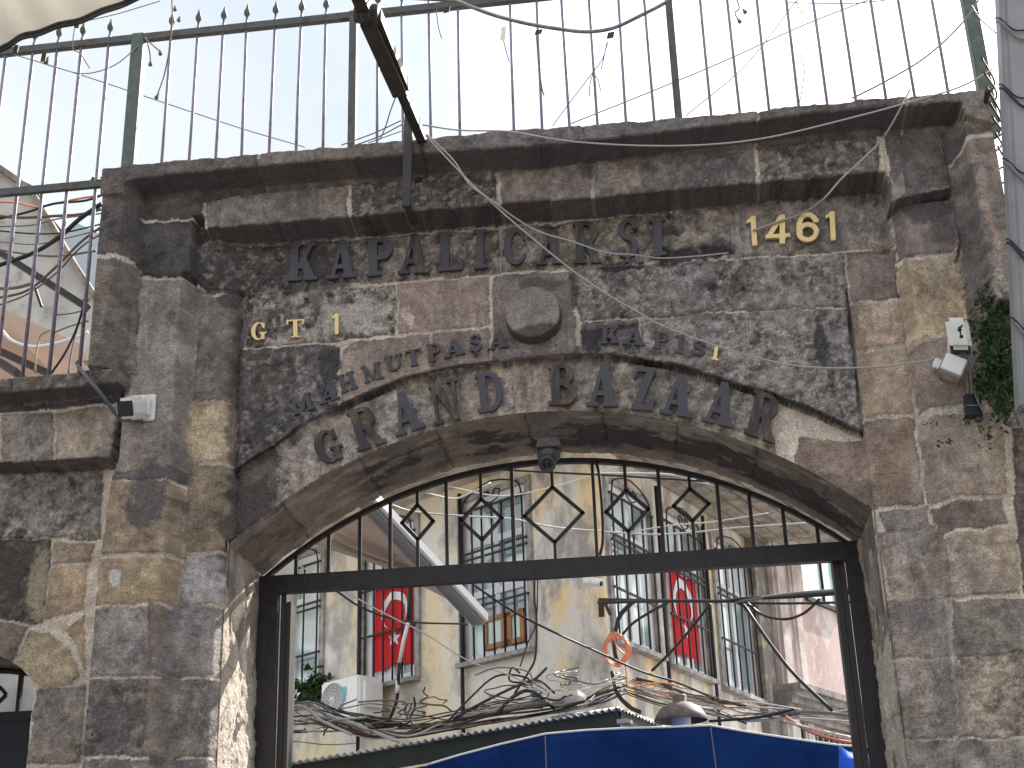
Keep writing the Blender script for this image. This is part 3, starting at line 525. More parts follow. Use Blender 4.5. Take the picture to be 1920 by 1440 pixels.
def grid_surf(nm, S, Tn, colf, rghf, parent, disp=.006):
    """S: (n,m,3) points, Tn: (n,m,3) unit normals"""
    n_, m_ = S.shape[:2]; idx = np.arange(n_*m_).reshape(n_, m_)
    Fq = np.stack([idx[:-1, :-1], idx[:-1, 1:], idx[1:, 1:], idx[1:, :-1]], -1).reshape(-1, 4)
    make_surf(nm, S.reshape(-1, 3), Fq, colf.reshape(-1, 3), rghf.reshape(-1), parent)
YB = .74
def soffit():
    L = 380; D = 78
    xs = np.linspace(x_jl, x_jr, L); zc = np.array([arc_z(x) for x in xs]); ys = np.linspace(-.006, YB, D)
    nx_, nz_ = xs-cx0, zc-cz0; nn = np.hypot(nx_, nz_); nx_, nz_ = nx_/nn, nz_/nn
    A, B = np.meshgrid(np.arange(L), np.arange(D), indexing='ij'); s = np.r_[0, np.cumsum(np.hypot(np.diff(xs), np.diff(zc)))]
    U = s[A]; Vv = ys[B]
    h = (fb(U, Vv, .12, 4, 3)-.5)*.03+(fb(U, Vv, .04, 3, 4)-.5)*.012
    jt = np.array([.38, .92, 1.40, 1.95, 2.42, 2.86, 3.35, 3.8])
    jd = np.min(np.abs(U[..., None]+(fb(U, Vv, .1, 2, 7)[..., None]-.5)*.03-jt), -1); h += np.clip(1-jd/.012, 0, 1)*.012
    h *= np.clip((Vv+.006)/.03, 0, 1)
    # rounded front edge
    S = np.stack([xs[A]+nx_[A]*h, Vv, zc[A]+nz_[A]*h], -1)
    blk = np.argmin(np.abs(U[..., None]-(jt-.25)), -1); tone = np.array([.8, 1.05, .9, 1.1, 1.0, .85, 1.05, .8])[blk]
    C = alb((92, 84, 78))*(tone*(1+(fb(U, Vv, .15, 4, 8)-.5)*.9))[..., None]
    # pale mineral streaks and crust patches
    t = np.clip((fb(U, Vv*3, .3, 5, 9, .6)-.56)*7, 0, 1)*.6; C = C*(1-t[..., None])+alb((126, 118, 112))*t[..., None]
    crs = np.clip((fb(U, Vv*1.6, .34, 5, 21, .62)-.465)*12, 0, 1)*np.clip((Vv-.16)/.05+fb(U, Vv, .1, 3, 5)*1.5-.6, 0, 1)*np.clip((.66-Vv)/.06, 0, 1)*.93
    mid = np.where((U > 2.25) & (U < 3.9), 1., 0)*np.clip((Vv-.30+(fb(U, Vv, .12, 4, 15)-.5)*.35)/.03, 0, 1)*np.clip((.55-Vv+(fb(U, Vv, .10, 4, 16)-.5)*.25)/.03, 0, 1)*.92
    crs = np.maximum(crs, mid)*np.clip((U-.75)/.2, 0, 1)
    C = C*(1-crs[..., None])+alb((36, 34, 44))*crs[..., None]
    ef = np.clip((Vv-.60)/.1, 0, 1)*.5; C = C*(1-ef[..., None])+alb((122, 108, 98))*ef[..., None]
    C *= (1-.5*np.clip(1-jd/.008, 0, 1))[..., None]
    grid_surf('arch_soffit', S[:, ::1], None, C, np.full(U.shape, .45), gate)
soffit()
def jamb(x, side, nm):
    zt = arc_z(x)+.02; zs = np.linspace(2.2, zt, 230); ys = np.linspace(-.035 if side < 0 else -.072, YB, 90); A, B = np.meshgrid(zs, ys, indexing='ij')
    h = (fb(A, B, .3, 4, 3+side)-.5)*.07+(fb(A, B, .05, 4, 6+side)-.5)*.022; h *= np.clip((B-ys[0])/.05, 0, 1)*np.clip((zt-A)/.05, 0, 1)
    S = np.stack([x+side*h-side*0, B, A], -1)
    C = alb((140, 131, 122) if side < 0 else (150, 141, 131))*(1+(fb(A, B, .12, 5, 9)-.5)*.7)[..., None]
    jj = np.min(np.abs(A[..., None]-np.array([3.72, 3.31, 2.86, 2.45])), -1); C *= (1-.4*np.clip(1-jj/.01, 0, 1))[..., None]
    if side < 0: S = S[:, ::-1]; C = C[:, ::-1]
    grid_surf(nm, S, None, C, np.full(A.shape, .9), gate)
jamb(x_jl, -1, 'jamb'); jamb(x_jr, 1, 'jamb')
# wall core behind the carved skin, full thickness
def core():
    o = [(p[0]-(.012 if p[0] < 0 else -.012), p[1]+.012) for p in opening]
    o = [(x_jl-.05, -.5)]+[(x if 0 < i < 59 else x, arc_z(x)+.05) for i, x in enumerate(AX)]+[(x_jr+.05, -.5)]
    outer = [(x_le+.03, z_low-.02), (x_le+.03, z_top-.03), (x_re-.03, z_top-.03), (x_re-.03, z_wing-.03), (6.4, z_wing-.03), (6.4, -.5)]+o[::-1]+[(s_x1+.02, -.5), (s_x1+.02, sg[1][1]+.02)]+[(s_cx+.67*math.cos(a), sg[1][1]+.02+.30*math.sin(a)) for a in np.linspace(.15, math.pi-.15, 16)]+[(s_x0-.02, sg[1][1]), (s_x0-.02, -.5), (-7, -.5), (-7, z_low-.02)]
    me = fill2d([outer], YB-.04, 0)
    for v in me.vertices: x, y, z = v.co; v.co = (x, z+(YB+.04)/2, y)
    me.name = 'wall_core'; m = mat('core_stone', tuple(alb((110, 102, 96))), .9, c2=tuple(alb((70, 66, 66))), scale=5, bump=.5)
    link('wall_core', me, m, gate)
core()
# round boss
def boss():
    c = P(998, 583, -.165); R = .168; n = 120; rows = [(0, -.165), (.25, -.165), (.5, -.166), (.8, -.165), (.95, -.163), (1.0, -.156), (1.02, -.12), (1.035, -.05), (1.05, .0)]
    rr = [];
    for k in range(len(rows)-1):
        for t in range(6): rr.append((rows[k][0]+(rows[k+1][0]-rows[k][0])*t/6, rows[k][1]+(rows[k+1][1]-rows[k][1])*t/6))
    rr.append(rows[-1]); rr = np.array(rr); th = np.linspace(0, 2*math.pi, n)
    A, B = np.meshgrid(np.arange(len(rr)), th, indexing='ij'); r = rr[A, 0]*R; y = rr[A, 1]
    x = c[0]+r*np.cos(B); z = c[2]+r*np.sin(B); w_ = (fb(x, z+y, .06, 4, 3)-.5)*.008; wob = 1+(fb(np.cos(B)*1.0, np.sin(B)*1.0, .5, 3, 4)-.5)*.07
    x = c[0]+r*wob*np.cos(B); z = c[2]+r*wob*np.sin(B)
    S = np.stack([x, y+w_, z], -1)
    C = alb((104, 96, 91))*(1+(fb(x, z, .08, 4, 5)-.5)*.6)[..., None]
    t = np.clip((z-c[2]-.08+(fb(x, z, .06, 4, 6)-.5)*.16)/.02, 0, 1)*.85*(rr[A, 0] > .55); C = C*(1-t[..., None])+alb((50, 46, 50))*t[..., None]
    t = (rr[A, 0] > .985)*.85; C = C*(1-t[..., None])+alb((50, 46, 50))*t[..., None]
    grid_surf('round_boss', S[:, ::-1], None, C, np.full(r.shape, .2), gate)
boss()
# chamfer stop on the right pilaster
mb = MB(); q = [P(1692, 316, -.26), P(1672, 352, -.26), P(1674, 378, -.26), P(1698, 362, -.26)]
mb.add([(p[0], p[1], p[2]) for p in q]+[(p[0]+.01, .0, p[2]) for p in q], [(0, 1, 2, 3), (0, 4, 5, 1), (1, 5, 6, 2), (2, 6, 7, 3), (3, 7, 4, 0)])
mb.build('chamfer_stop', mat('stop_stone', tuple(alb((120, 114, 108))), .9, c2=tuple(alb((90, 84, 80))), scale=12, bump=.5), gate)
# ------------------------------------------------------------------ ground and street sides
mb = MB(); mb.box(-60, 60, -60, 60, -.4, 0)
g = mb.build('ground', mat('paving', (.26, .25, .24), .85, c2=(.18, .175, .17), scale=2.5, bump=.4)); tag(g, kind='structure')
def street_house(x0, x1, y0, y1, h, c, label, wins):
    t = empty('street_house', ((x0+x1)/2, (y0+y1)/2, 0)); tag(t, label, 'building')
    m = mat('render_'+str(h), c, .9, c2=tuple(v*.7 for v in c), scale=1.2, bump=.3)
    b = MB(); b.box(x0, x1, y0, y1, 0, h); b.build('wall', m, t)
    b = MB(); b.box(x0-.15, x1+.15, y0-.15, y1+.15, h, h+.25); b.build('roof', m, t)
    side = x1 if x1 < 0 else x0; sg_ = 1 if x1 < 0 else -1
    for k in range(wins):
        yy = y0+1.2+k*2.3
        for zz in (3.6, 6.6):
            if zz+1.5 > h: continue
            b = MB(); b.box(min(side, side+sg_*.05), max(side, side+sg_*.05), yy, yy+1.1, zz, zz+1.5); wn = b.build('window', WHITEP, t)
            b = MB(); b.box(min(side+sg_*.02, side+sg_*.06), max(side+sg_*.02, side+sg_*.06), yy+.08, yy+1.02, zz+.08, zz+1.42); b.build('pane', LENS, wn)
street_house(-9, -4.6, -15, -3.6, 7.6, (.30, .28, .26), 'grey rendered house along the left side of the street', 4)
street_house(4.7, 9, -15, -3.2, 7.8, (.28, .25, .22), 'brown rendered house along the right side of the street', 4)
# ------------------------------------------------------------------ raised letters
def sd_poly(X, Y, p):
    m = inpoly(X, Y, p); e = edged(X, Y, p); return np.where(m, -e, e)
def rect(a, b, c, d): return ('p', [(a, c), (b, c), (b, d), (a, d)])
def quad(*p): return ('p', list(p))
def ring(cx, cy, ro, so, ri, si, clip=None, dx=0): return ('r', cx, cy, ro, so, ri, si, clip, dx)
def sdf(prims, X, Y):
    D = np.full(X.shape, 9.)
    for q in prims:
        if q[0] == 'p': d = sd_poly(X, Y, q[1])
        else:
            _, cx, cy, ro, so, ri, si, clip, dx = q
            fo = (np.hypot((X-cx)/ro, (Y-cy)/so)-1)*min(ro, so); fi = (np.hypot((X-cx-dx)/ri, (Y-cy)/si)-1)*min(ri, si)
            d = np.maximum(fo, -fi)
            if clip: d = np.maximum(d, sd_poly(X, Y, clip))
        D = np.minimum(D, d)
    return D
S_, T_ = .085, .21     # serif thickness, stem thickness
def G(ch, T=T_, S=S_, th=.10):
    if ch == 'I': return .42, [rect(.21-T/2, .21+T/2, 0, 1), rect(0, .42, 0, S), rect(0, .42, 1-S, 1)]
    if ch == 'L': return .62, [rect(.07, .07+T, 0, 1), rect(0, .35, 1-S, 1), rect(0, .60, 0, S), quad((.5, 0), (.62, 0), (.62, .27), (.56, .27))]
    if ch == 'P': return .66, [rect(.07, .07+T, 0, 1), rect(0, .36, 0, S), rect(0, .3, 1-S, 1), rect(.2, .38, 1-th, 1), rect(.2, .38, .42, .42+th), ring(.37, .71, .29, .29, .29-T*.85, .29-th, [(.37, .3), (1, .3), (1, 1.1), (.37, 1.1)])]
    if ch == 'R': return .76, [rect(.07, .07+T, 0, 1), rect(0, .36, 0, S), rect(0, .3, 1-S, 1), rect(.2, .38, 1-th, 1), rect(.2, .38, .45, .45+th), ring(.37, .725, .28, .275, .28-T*.85, .275-th, [(.37, .3), (1, .3), (1, 1.1), (.37, 1.1)]), quad((.30, .50), (.50, .50), (.70, 0), (.50, 0)), rect(.46, .76, 0, S)]
    if ch == 'B': return .68, [rect(.07, .07+T, 0, 1), rect(0, .38, 0, th), rect(0, .38, 1-th, 1), rect(.2, .38, .47, .47+th), ring(.37, .745, .25, .255, .25-T*.8, .255-th, [(.37, .4), (1, .4), (1, 1.1), (.37, 1.1)]), ring(.37, .27, .31, .27, .31-T*.9, .27-th, [(.37, -.1), (1, -.1), (1, .56), (.37, .56)])]
    if ch == 'D': return .74, [rect(.08, .08+T, 0, 1), rect(0, .40, 0, th), rect(0, .40, 1-th, 1), ring(.36, .5, .38, .5, .38-T*.95, .5-th, [(.36, -.1), (1, -.1), (1, 1.1), (.36, 1.1)])]
    if ch == 'K': return .76, [rect(.07, .07+T, 0, 1), rect(0, .36, 0, S), rect(0, .36, 1-S, 1), quad((.25, .36), (.35, .30), (.66, .97), (.53, .97)), quad((.32, .52), (.46, .66), (.72, .02), (.48, .02)), rect(.44, .76, 0, S), rect(.46, .72, 1-S, 1)]
    if ch == 'A': return .78, [quad((.30, 1), (.50, 1), (.72, 0), (.48, 0)), quad((.34, 1), (.42, .93), (.19, 0), (.09, 0)), rect(.18, .56, .25, .25+th), rect(0, .30, 0, S), rect(.42, .80, 0, S)]
    if ch == 'H': return .80, [rect(.08, .08+T, 0, 1), rect(.80-.08-T, .72, 0, 1), rect(.2, .6, .45, .45+th), rect(0, .36, 0, S), rect(0, .36, 1-S, 1), rect(.44, .8, 0, S), rect(.44, .8, 1-S, 1)]
    if ch == 'M': return .98, [rect(.09, .09+th, 0, 1), rect(.89-T, .89, 0, 1), quad((.06, 1), (.26, 1), (.54, .12), (.44, .05)), quad((.70, 1), (.80, 1), (.52, .05), (.44, .12)), rect(0, .28, 0, S), rect(.60, .98, 0, S), rect(0, .24, 1-S, 1), rect(.74, .98, 1-S, 1)]
    if ch == 'N': return .84, [rect(.09, .09+th, 0, 1), rect(.66, .66+th, 0, 1), quad((.05, 1), (.27, 1), (.77, 0), (.60, 0)), rect(0, .30, 0, S), rect(.54, .86, 1-S, 1), rect(0, .2, 1-S, 1)]
    if ch == 'Z': return .66, [rect(.03, .64, 1-S*1.3, 1), rect(.02, .64, 0, S*1.3), quad((.02, 0), (.26, 0), (.64, 1), (.40, 1)), quad((.03, 1), (.12, 1), (.07, .72), (.01, .72)), quad((.55, 0), (.64, 0), (.66, .30), (.60, .30))]
    if ch == 'T': return .74, [rect(.37-T/2, .37+T/2, 0, 1), rect(.19, .55, 0, S), rect(0, .74, 1-S, 1), quad((0, 1), (.08, 1), (.06, .74), (0, .74)), quad((.66, 1), (.74, 1), (.74, .74), (.68, .74))]
    if ch == 'U': return .80, [rect(.08, .08+T, .36, 1), rect(.62, .62+th, .36, 1), rect(0, .36, 1-S, 1), rect(.5, .82, 1-S, 1), ring(.40, .36, .32, .36, .32-(T+th)/2, .36-th*1.2, [(0, -.1), (1, -.1), (1, .37), (0, .37)], dx=.04)]
    if ch == 'C': return .72, [ring(.37, .5, .36, .5, .36-T*.8, .5-th, [(-.1, -.1), (.50, -.1), (.50, .3), (.50, 1.1), (-.1, 1.1)], dx=.06), ring(.37, .5, .36, .5, .36-T*.62, .5-th, [(.44, -.1), (.80, -.1), (.80, .30), (.44, .30)], dx=.03), ring(.37, .5, .36, .5, .36-T*.62, .5-th, [(.44, 1.1), (.80, 1.1), (.80, .70), (.44, .70)], dx=.03), rect(.60, .68, .66, .9)]
    if ch == 'G': return .80, [ring(.37, .5, .36, .5, .36-T*.9, .5-th, [(-.1, -.1), (.56, -.1), (.56, 1.1), (-.1, 1.1)], dx=.06), ring(.37, .5, .36, .5, .22, .5-th, [(.5, 1.1), (.8, 1.1), (.8, .72), (.5, .72)], dx=.02), rect(.58, .70, .66, .95), rect(.52, .70, 0.04, .42), rect(.42, .80, .36, .36+S)]
    if ch in 'SŞ':
        g = [ring(.33, .735, .29, .265, .29-T*.78, .265-th, [(-.1, .50), (.33, .45), (.33, .72), (.8, .78), (.8, 1.1), (-.1, 1.1)]), ring(.34, .27, .31, .27, .31-T*.78, .27-th, [(-.1, -.1), (.9, -.1), (.9, .50), (.34, .55), (.34, .28), (-.1, .24)]), quad((.05, .66), (.24, .48), (.62, .34), (.50, .52)), rect(.50, .58, .74, .97), rect(.07, .15, .03, .27)]
        if ch == 'Ş': g += [rect(.30, .38, -.12, .02), ring(.33, -.15, .11, .085, .05, .035, [(.28, -.3), (.6, -.3), (.6, 0), (.28, 0)])]
        return .66, g
    if ch == '1': return .34, [rect(.15, .32, 0, 1), quad((.0, .78), (.16, .82), (.24, 1), (.02, .88))]
    if ch == '4': return .76, [rect(.44, .61, 0, 1), rect(.0, .76, .21, .34), quad((.0, .24), (.17, .24), (.60, 1), (.43, 1))]
    if ch == '6': return .70, [ring(.35, .33, .35, .33, .19, .19), ring(.36, .52, .36, .48, .20, .34, [(-.1, .3), (.36, .3), (.36, .62), (.8, .66), (.8, 1.1), (-.1, 1.1)]), rect(.55, .70, .66, .76)]
def contours(prims, w, h0=-.3, n=.0125):
    xs = np.arange(-.06, w+.08, n); ys = np.arange(h0, 1.07, n); X, Y = np.meshgrid(xs, ys); D = sdf(prims, X, Y)
    # tiny smoothing rounds the inner corners like a casting
    for _ in range(2): D[1:-1, 1:-1] = (D[1:-1, 1:-1]*4+D[:-2, 1:-1]+D[2:, 1:-1]+D[1:-1, :-2]+D[1:-1, 2:])/8
    seg = {}
    ny, nx = D.shape
    def ip(a, b):
        (i, j), (k, l) = a, b; t = D[i, j]/(D[i, j]-D[k, l]); return (xs[j]+(xs[l]-xs[j])*t, ys[i]+(ys[k]-ys[i])*t)
    pt = {}
    for i in range(ny-1):
        for j in range(nx-1):
            c = [(i, j), (i, j+1), (i+1, j+1), (i+1, j)]; s = [D[q] < 0 for q in c]
            if all(s) or not any(s): continue
            cr = []
            for e in range(4):
                a, b = c[e], c[(e+1) % 4]
                if s[e] != s[(e+1) % 4]:
                    key = (min(a, b), max(a, b))
                    if key not in pt: pt[key] = ip(*key)
                    cr.append((key, s[e]))
            outs = [k for k, f in cr if f]; ins = [k for k, f in cr if not f]
            if len(outs) == 1: seg[outs[0]] = ins[0]
            else:
                es = [k for k, f in cr]
                for q in range(4):
                    if cr[q][1]: seg[cr[q][0]] = cr[(q+1) % 4][0]
    loops = []
    while seg:
        k0, k = next(iter(seg.items())); lp = [pt[k0]]; del seg[k0]
        while k != k0 and k in seg: lp.append(pt[k]); k, _k = seg[k], seg.pop(k)
        if len(lp) > 8:
            # drop nearly collinear points
            q = [lp[i] for i in range(len(lp)) if abs((lp[i][0]-lp[i-1][0])*(lp[(i+1) % len(lp)][1]-lp[i][1])-(lp[i][1]-lp[i-1][1])*(lp[(i+1) % len(lp)][0]-lp[i][0])) > 2e-7]
            loops.append(q if len(q) > 5 else lp)
    return loops
_gc = {}
def letter(ch, bl, br, tp, m, label, group, depth=.026, base=.075, T=T_, S=S_, th=.10):
    key = (ch, T)
    w, pr = G(ch, T, S, th)
    if key not in _gc: _gc[key] = contours(pr, w)
    me = fill2d(_gc[key], 1.0, 0.0, 'sign_letter')
    A, B, Cc = PV(*bl, -base), PV(*br, -base), PV(*tp, -base); mid = (A+B)/2; ex = (B-A)/w; ey = Cc-mid
    for v in me.vertices:
        x, y, z = v.co; q = mid+ex*(x-w/2)+ey*y; v.co = (q.x-mid.x, (-z)*depth, q.z-mid.z)
    me.update(); bm = bmesh.new(); bm.from_mesh(me); bmesh.ops.remove_doubles(bm, verts=bm.verts, dist=1e-5)
    bmesh.ops.recalc_face_normals(bm, faces=bm.faces)
    bm.to_mesh(me); bm.free()
    o = link('sign_letter', me, m); o.location = mid; tag(o, label, 'letter', group); return o
UP = 'raised letters of the upper line'
for a in [('K', (539, 528), (595, 525), (568, 457), LETD, 'dark metal letter K at the left end of the upper line'),
 ('A', (613, 524), (668, 520), (642, 451), LETD, 'dark metal letter A between K and P in the upper line'),
 ('P', (687, 519), (738, 515), (711, 448), LETD, 'dark metal letter P in the upper line'),
 ('A', (746, 515), (802, 512), (776, 440), LETW, 'letter A with a bare brass right leg, before the L'),
 ('L', (822, 510), (868, 506), (844, 435), LETD, 'dark metal letter L in the upper line'),
 ('I', (888, 505), (914, 503), (900, 432), LETD, 'dark metal letter I between L and C in the upper line'),
 ('C', (945, 498), (989, 496), (965, 430), LETD, 'dark metal letter C above the round boss'),
 ('A', (1004, 498), (1061, 494), (1030, 432), LETW, 'letter A with worn brass leg between C and R, upper line'),
 ('R', (1075, 495), (1129, 493), (1101, 416), LETW, 'worn letter R in the upper line, crossed by a cable'),
 ('Ş', (1156, 485), (1197, 483), (1178, 411), LETD, 'dark letter S with cedilla near the end of the upper line'),
 ('I', (1218, 483), (1250, 479), (1232, 410), LETD, 'dark metal letter I at the right end of the upper line')]:
    letter(*a, UP)
NUM = 'brass figures of the year'
for a in [('1', (1402, 463), (1421, 461), (1408, 407), LETG, 'brass figure 1 at the left of the year'), ('4', (1435, 460), (1481, 457), (1458, 405), LETG, 'brass figure 4 of the year'),
 ('6', (1494, 456), (1536, 453), (1513, 400), LETG, 'brass figure 6 of the year, streaked with dirt'), ('1', (1549, 453), (1568, 451), (1556, 398), LETG, 'brass figure 1 at the right end of the year')]:
    letter(*a, NUM)
GT = 'small brass gate number'
letter('G', (471, 639), (500, 637), (486, 605), LETG, 'small brass letter G of the gate number', GT, .018, .07, .16, .07, .07)
letter('T', (538, 634), (571, 632), (554, 600), LETG, 'small brass letter T of the gate number', GT, .018, .07, .17, .07, .07)
letter('1', (622, 628), (636, 627), (629, 589), LETG, 'small slender brass figure 1 beside the letters G and T', GT, .018, .07)
SM = 'small dark letters curved above the arch'
for i, a in enumerate([('M', (552, 779), (590, 766), (562, 742)), ('A', (600, 760), (637, 747), (616, 721)), ('H', (640, 739), (672, 727), (646, 701)), ('M', (684, 720), (720, 709), (694, 683)), ('U', (724, 699), (755, 692), (737, 666)),
 ('T', (762, 690), (793, 683), (774, 656)), ('P', (804, 679), (829, 675), (812, 645)), ('A', (833, 673), (872, 663), (849, 638)), ('Ş', (880, 661), (904, 657), (890, 628)), ('A', (914, 657), (953, 650), (932, 623)),
 ('K', (1125, 645), (1160, 644), (1145, 613)), ('A', (1167, 646), (1208, 648), (1191, 615)), ('P', (1224, 653), (1252, 657), (1241, 623)), ('I', (1266, 661), (1281, 664), (1276, 631)), ('S', (1297, 665), (1321, 668), (1311, 640)), ('I', (1333, 674), (1347, 677), (1344, 648))]):
    lb = ['first small dark M, far left of the curved line', 'small dark A right after the first M', 'small dark letter H of the curved line', 'small dark M between H and U', 'small dark letter U of the curved line', 'small dark letter T of the curved line',
          'small dark P left of the boss', 'small dark A between P and S left of the boss', 'small dark S with cedilla left of the boss', 'small dark A just left of the round boss', 'small dark letter K right of the round boss', 'small dark A right of the K, right of the boss',
          'small dark P right of the boss', 'small dark I between P and S right of the boss', 'small dark letter S at the right of the curved line', 'small bare brass I ending the curved line'][i]
    letter(a[0], a[1], a[2], a[3], LETG if i == 15 else LETD, lb, SM, .02, .068, .19, .10, .11)
BG = 'large letters on the arch ring'
for a in [('G', (600, 875), (650, 859), (607, 808), LETW, 'large worn letter G at the left foot of the arch ring'), ('R', (671, 848), (726, 829), (676, 765), LETW, 'large worn letter R between G and A on the arch ring'), ('A', (742, 820), (797, 800), (750, 737), LETD, 'large dark A between R and N on the arch ring'),
 ('N', (814, 799), (868, 784), (829, 716), LETW, 'large letter N with a brass patch on the arch ring'), ('D', (898, 776), (947, 767), (914, 699), LETD, 'large dark letter D on the arch ring'), ('B', (1029, 761), (1082, 759), (1054, 684), LETW, 'large streaky brass letter B at the crown of the arch'),
 ('A', (1099, 762), (1158, 763), (1131, 684), LETD, 'large dark A between B and Z on the arch ring'), ('Z', (1182, 768), (1225, 771), (1211, 690), LETD, 'large dark letter Z on the arch ring'), ('A', (1236, 775), (1296, 784), (1275, 703), LETD, 'large dark A just after the Z on the arch ring'),
 ('A', (1314, 789), (1374, 803), (1358, 718), LETD, 'large dark A just before the last R on the arch ring'), ('R', (1394, 812), (1453, 833), (1443, 740), LETW, 'large letter R at the right end of the arch ring')]:
    letter(*a, BG, .034, .038)
# ------------------------------------------------------------------ cameras and boxes on the wall
def p3(px, py, d): return PV(px, py, -d)
# left bullet camera: square plate, arm, body facing down-left, lens
t = empty('security_camera', p3(250, 765, d_pil)); tag(t, 'white bullet security camera with square lens on the left pilaster', 'camera')
b = MB(); b.obox(p3(261, 764, d_pil+.04), (.066, 0, 0), (0, .035, 0), (0, 0, .074)); b.build('junction_box', WHITEP, t, .024, 4)
b = MB(); b.obox(p3(270, 765, d_pil+.008), (.070, 0, 0), (0, .008, 0), (0, 0, .084)); b.build('mounting_plate', WHITEP, t, .006)
b = MB(); q0 = p3(258, 762, d_pil+.06); q1 = p3(236, 766, d_pil+.22); b.tube([p3(263, 762, d_pil+.05), p3(255, 766, d_pil+.12)], .03, 14); b.build('swivel_arm', WHITEP, t)
dirv = (q1-q0).normalized(); b = MB(); sx = Vector((1, 0, 0)); sx = (sx-dirv*sx.dot(dirv)).normalized(); sz = dirv.cross(sx)
b.obox(q1-dirv*.09, dirv*.10, sx*.062, sz*.060); cb = b.build('camera_body', WHITEP, t, .026, 4)
b = MB(); b.obox(q1+dirv*.012, dirv*.004, sx*.048, sz*.045); b.build('lens_panel', LENS, cb, .0038)
b = MB(); b.tube(smooth_path([p3(146, 684, d_low+.16), p3(152, 694, d_low+.17), p3(185, 733, d_low+.2), p3(222, 782, d_pil+.03), p3(240, 788, d_pil+.02), p3(268, 790, d_pil+.012)]), .0115, 8); tag(b.build('cable_conduit', mat('grey_conduit', (.10, .12, .13), .4)), 'grey conduit running from the low coping to the left camera', 'conduit')
# camera under the crown of the arch
t = empty('dome_camera', p3(1028, 850, .05)); tag(t, 'dark camera in a hooded bracket under the crown of the arch', 'camera')
DKM = mat('grey_brown_metal', (.085, .078, .072), .6, c2=(.05, .045, .045), scale=20); DK2 = mat('dark_grey_plastic', (.05, .052, .058), .45)
b = MB(); c = p3(1030, 838, .06); b.box8([c+Vector(q) for q in ((-.075, .06, -.01), (.075, .06, -.01), (.06, .06, .05), (-.06, .06, .05), (-.075, -.085, -.03), (.075, -.085, -.03), (.06, -.06, .04), (-.06, -.06, .04))]); b.build('bracket', DKM, t, .006)
c2_ = p3(1029, 853, .07); b = MB(); b.lathe(c2_, [(.0, .03), (.066, .03), (.07, .0), (.066, -.02), (.05, -.035), (0, -.04)], 24); b.build('base_ring', DKM, t)
c3_ = p3(1026, 868, .09); b = MB(); dv = Vector((.0, -.8, -.6)).normalized(); b.lathe(c3_, [(0, -.07), (.04, -.065), (.05, -.04), (.052, .02), (.048, .03), (.036, .034), (.034, .028), (.0, .026)], 24, dv); hb = b.build('camera_body', DK2, t)
b = MB(); b.lathe(c3_+dv*.028, [(0, .004), (.022, .003), (.024, 0)], 20, dv); b.build('lens', LENS, hb)
# right pilaster: floodlight style camera, junction box, adapter
t = empty('security_camera', p3(1793, 628, .3)); tag(t, 'white rounded camera head with black keyhole mark on the right pilaster', 'camera')
cA = p3(1797, 626, .36); xa = Vector((.99, 0, -.10)).normalized(); nb = Vector((-.06, -.96, -.26)).normalized(); xa = (xa-nb*xa.dot(nb)).normalized(); za = xa.cross(nb)*-1
if za.z < 0: za = -za
za = (za+xa*-.16).normalized()
b = MB(); b.obox(cA, xa*.062, nb*.034, za*.092); hd = b.build('camera_head', WHITEP, t, .024, 4)
b = MB(); b.lathe(cA+nb*.0345+za*.018+xa*.004, [(0, .0015), (.011, .0015), (.012, 0)], 14, nb); b.lathe(cA+nb*.0345-za*.020+xa*.008, [(0, .0015), (.010, .0015), (.011, 0)], 14, nb); b.obox(cA+nb*.035+xa*.006, xa*.004, nb*.001, za*.018); b.build('keyhole_mark', LENS, hd)
b = MB(); b.obox(cA-nb*.046-za*.022+xa*.004, xa*.054, nb*.012, za*.092); b.build('rear_housing', DK2, t, .008)
b = MB(); b.tube([cA-nb*.045-xa*.03+za*.02, p3(1782, 655, .24), p3(1785, 690, .2)], .018, 10); b.tube([cA-nb*.05+xa*.03, p3(1806, 660, .24)], .016, 10); b.build('swivel_arm', WHITEP, t)
t = empty('junction_box', p3(1783, 690, .2)); tag(t, 'weathered white junction box tilted under the keyhole camera', 'junction box')
b = MB(); c = p3(1785, 690, .25); ang = -.5; e1 = Vector((math.cos(ang), 0, math.sin(ang))); e2 = Vector((-math.sin(ang), 0, math.cos(ang)))
b.obox(c, e1*.068, Vector((0, .055, 0)), e2*.060); b.build('box_body', mat('dirty_white', (.42, .41, .38), .6, c2=(.28, .26, .23), scale=14), t, .008)
b = MB(); b.obox(c-Vector((0, .058, 0)), e1*.060, Vector((0, .005, 0)), e2*.052); b.build('box_lid', WHITEP, t, .004)
b = MB(); b.obox(c-e1*.085+e2*.01+Vector((0, .04, 0)), e1*.022, Vector((0, .012, 0)), e2*.03); b.build('fixing_lug', WHITEP, t, .005)
t = empty('power_adapter', p3(1824, 760, .2)); tag(t, 'black power adapter strapped by a grey tie below the junction box', 'adapter')
b = MB(); c = p3(1824, 762, .22); b.obox(c, (.045, 0, -.004), (0, .03, 0), (.006, 0, .068)); b.build('adapter_body', mat('black_plastic', (.008, .011, .022), .4), t, .006)
b = MB(); b.obox(c+Vector((0, 0, -.005)), (.047, 0, -.003), (0, .032, 0), (0, 0, .003)); b.build('cable_tie', WIRE, t)
b = MB(); b.tube([c+Vector((.02, 0, -.068)), c+Vector((.022, 0, -.09))], .022, 12); b.build('plug', DKM, t)
b = MB()
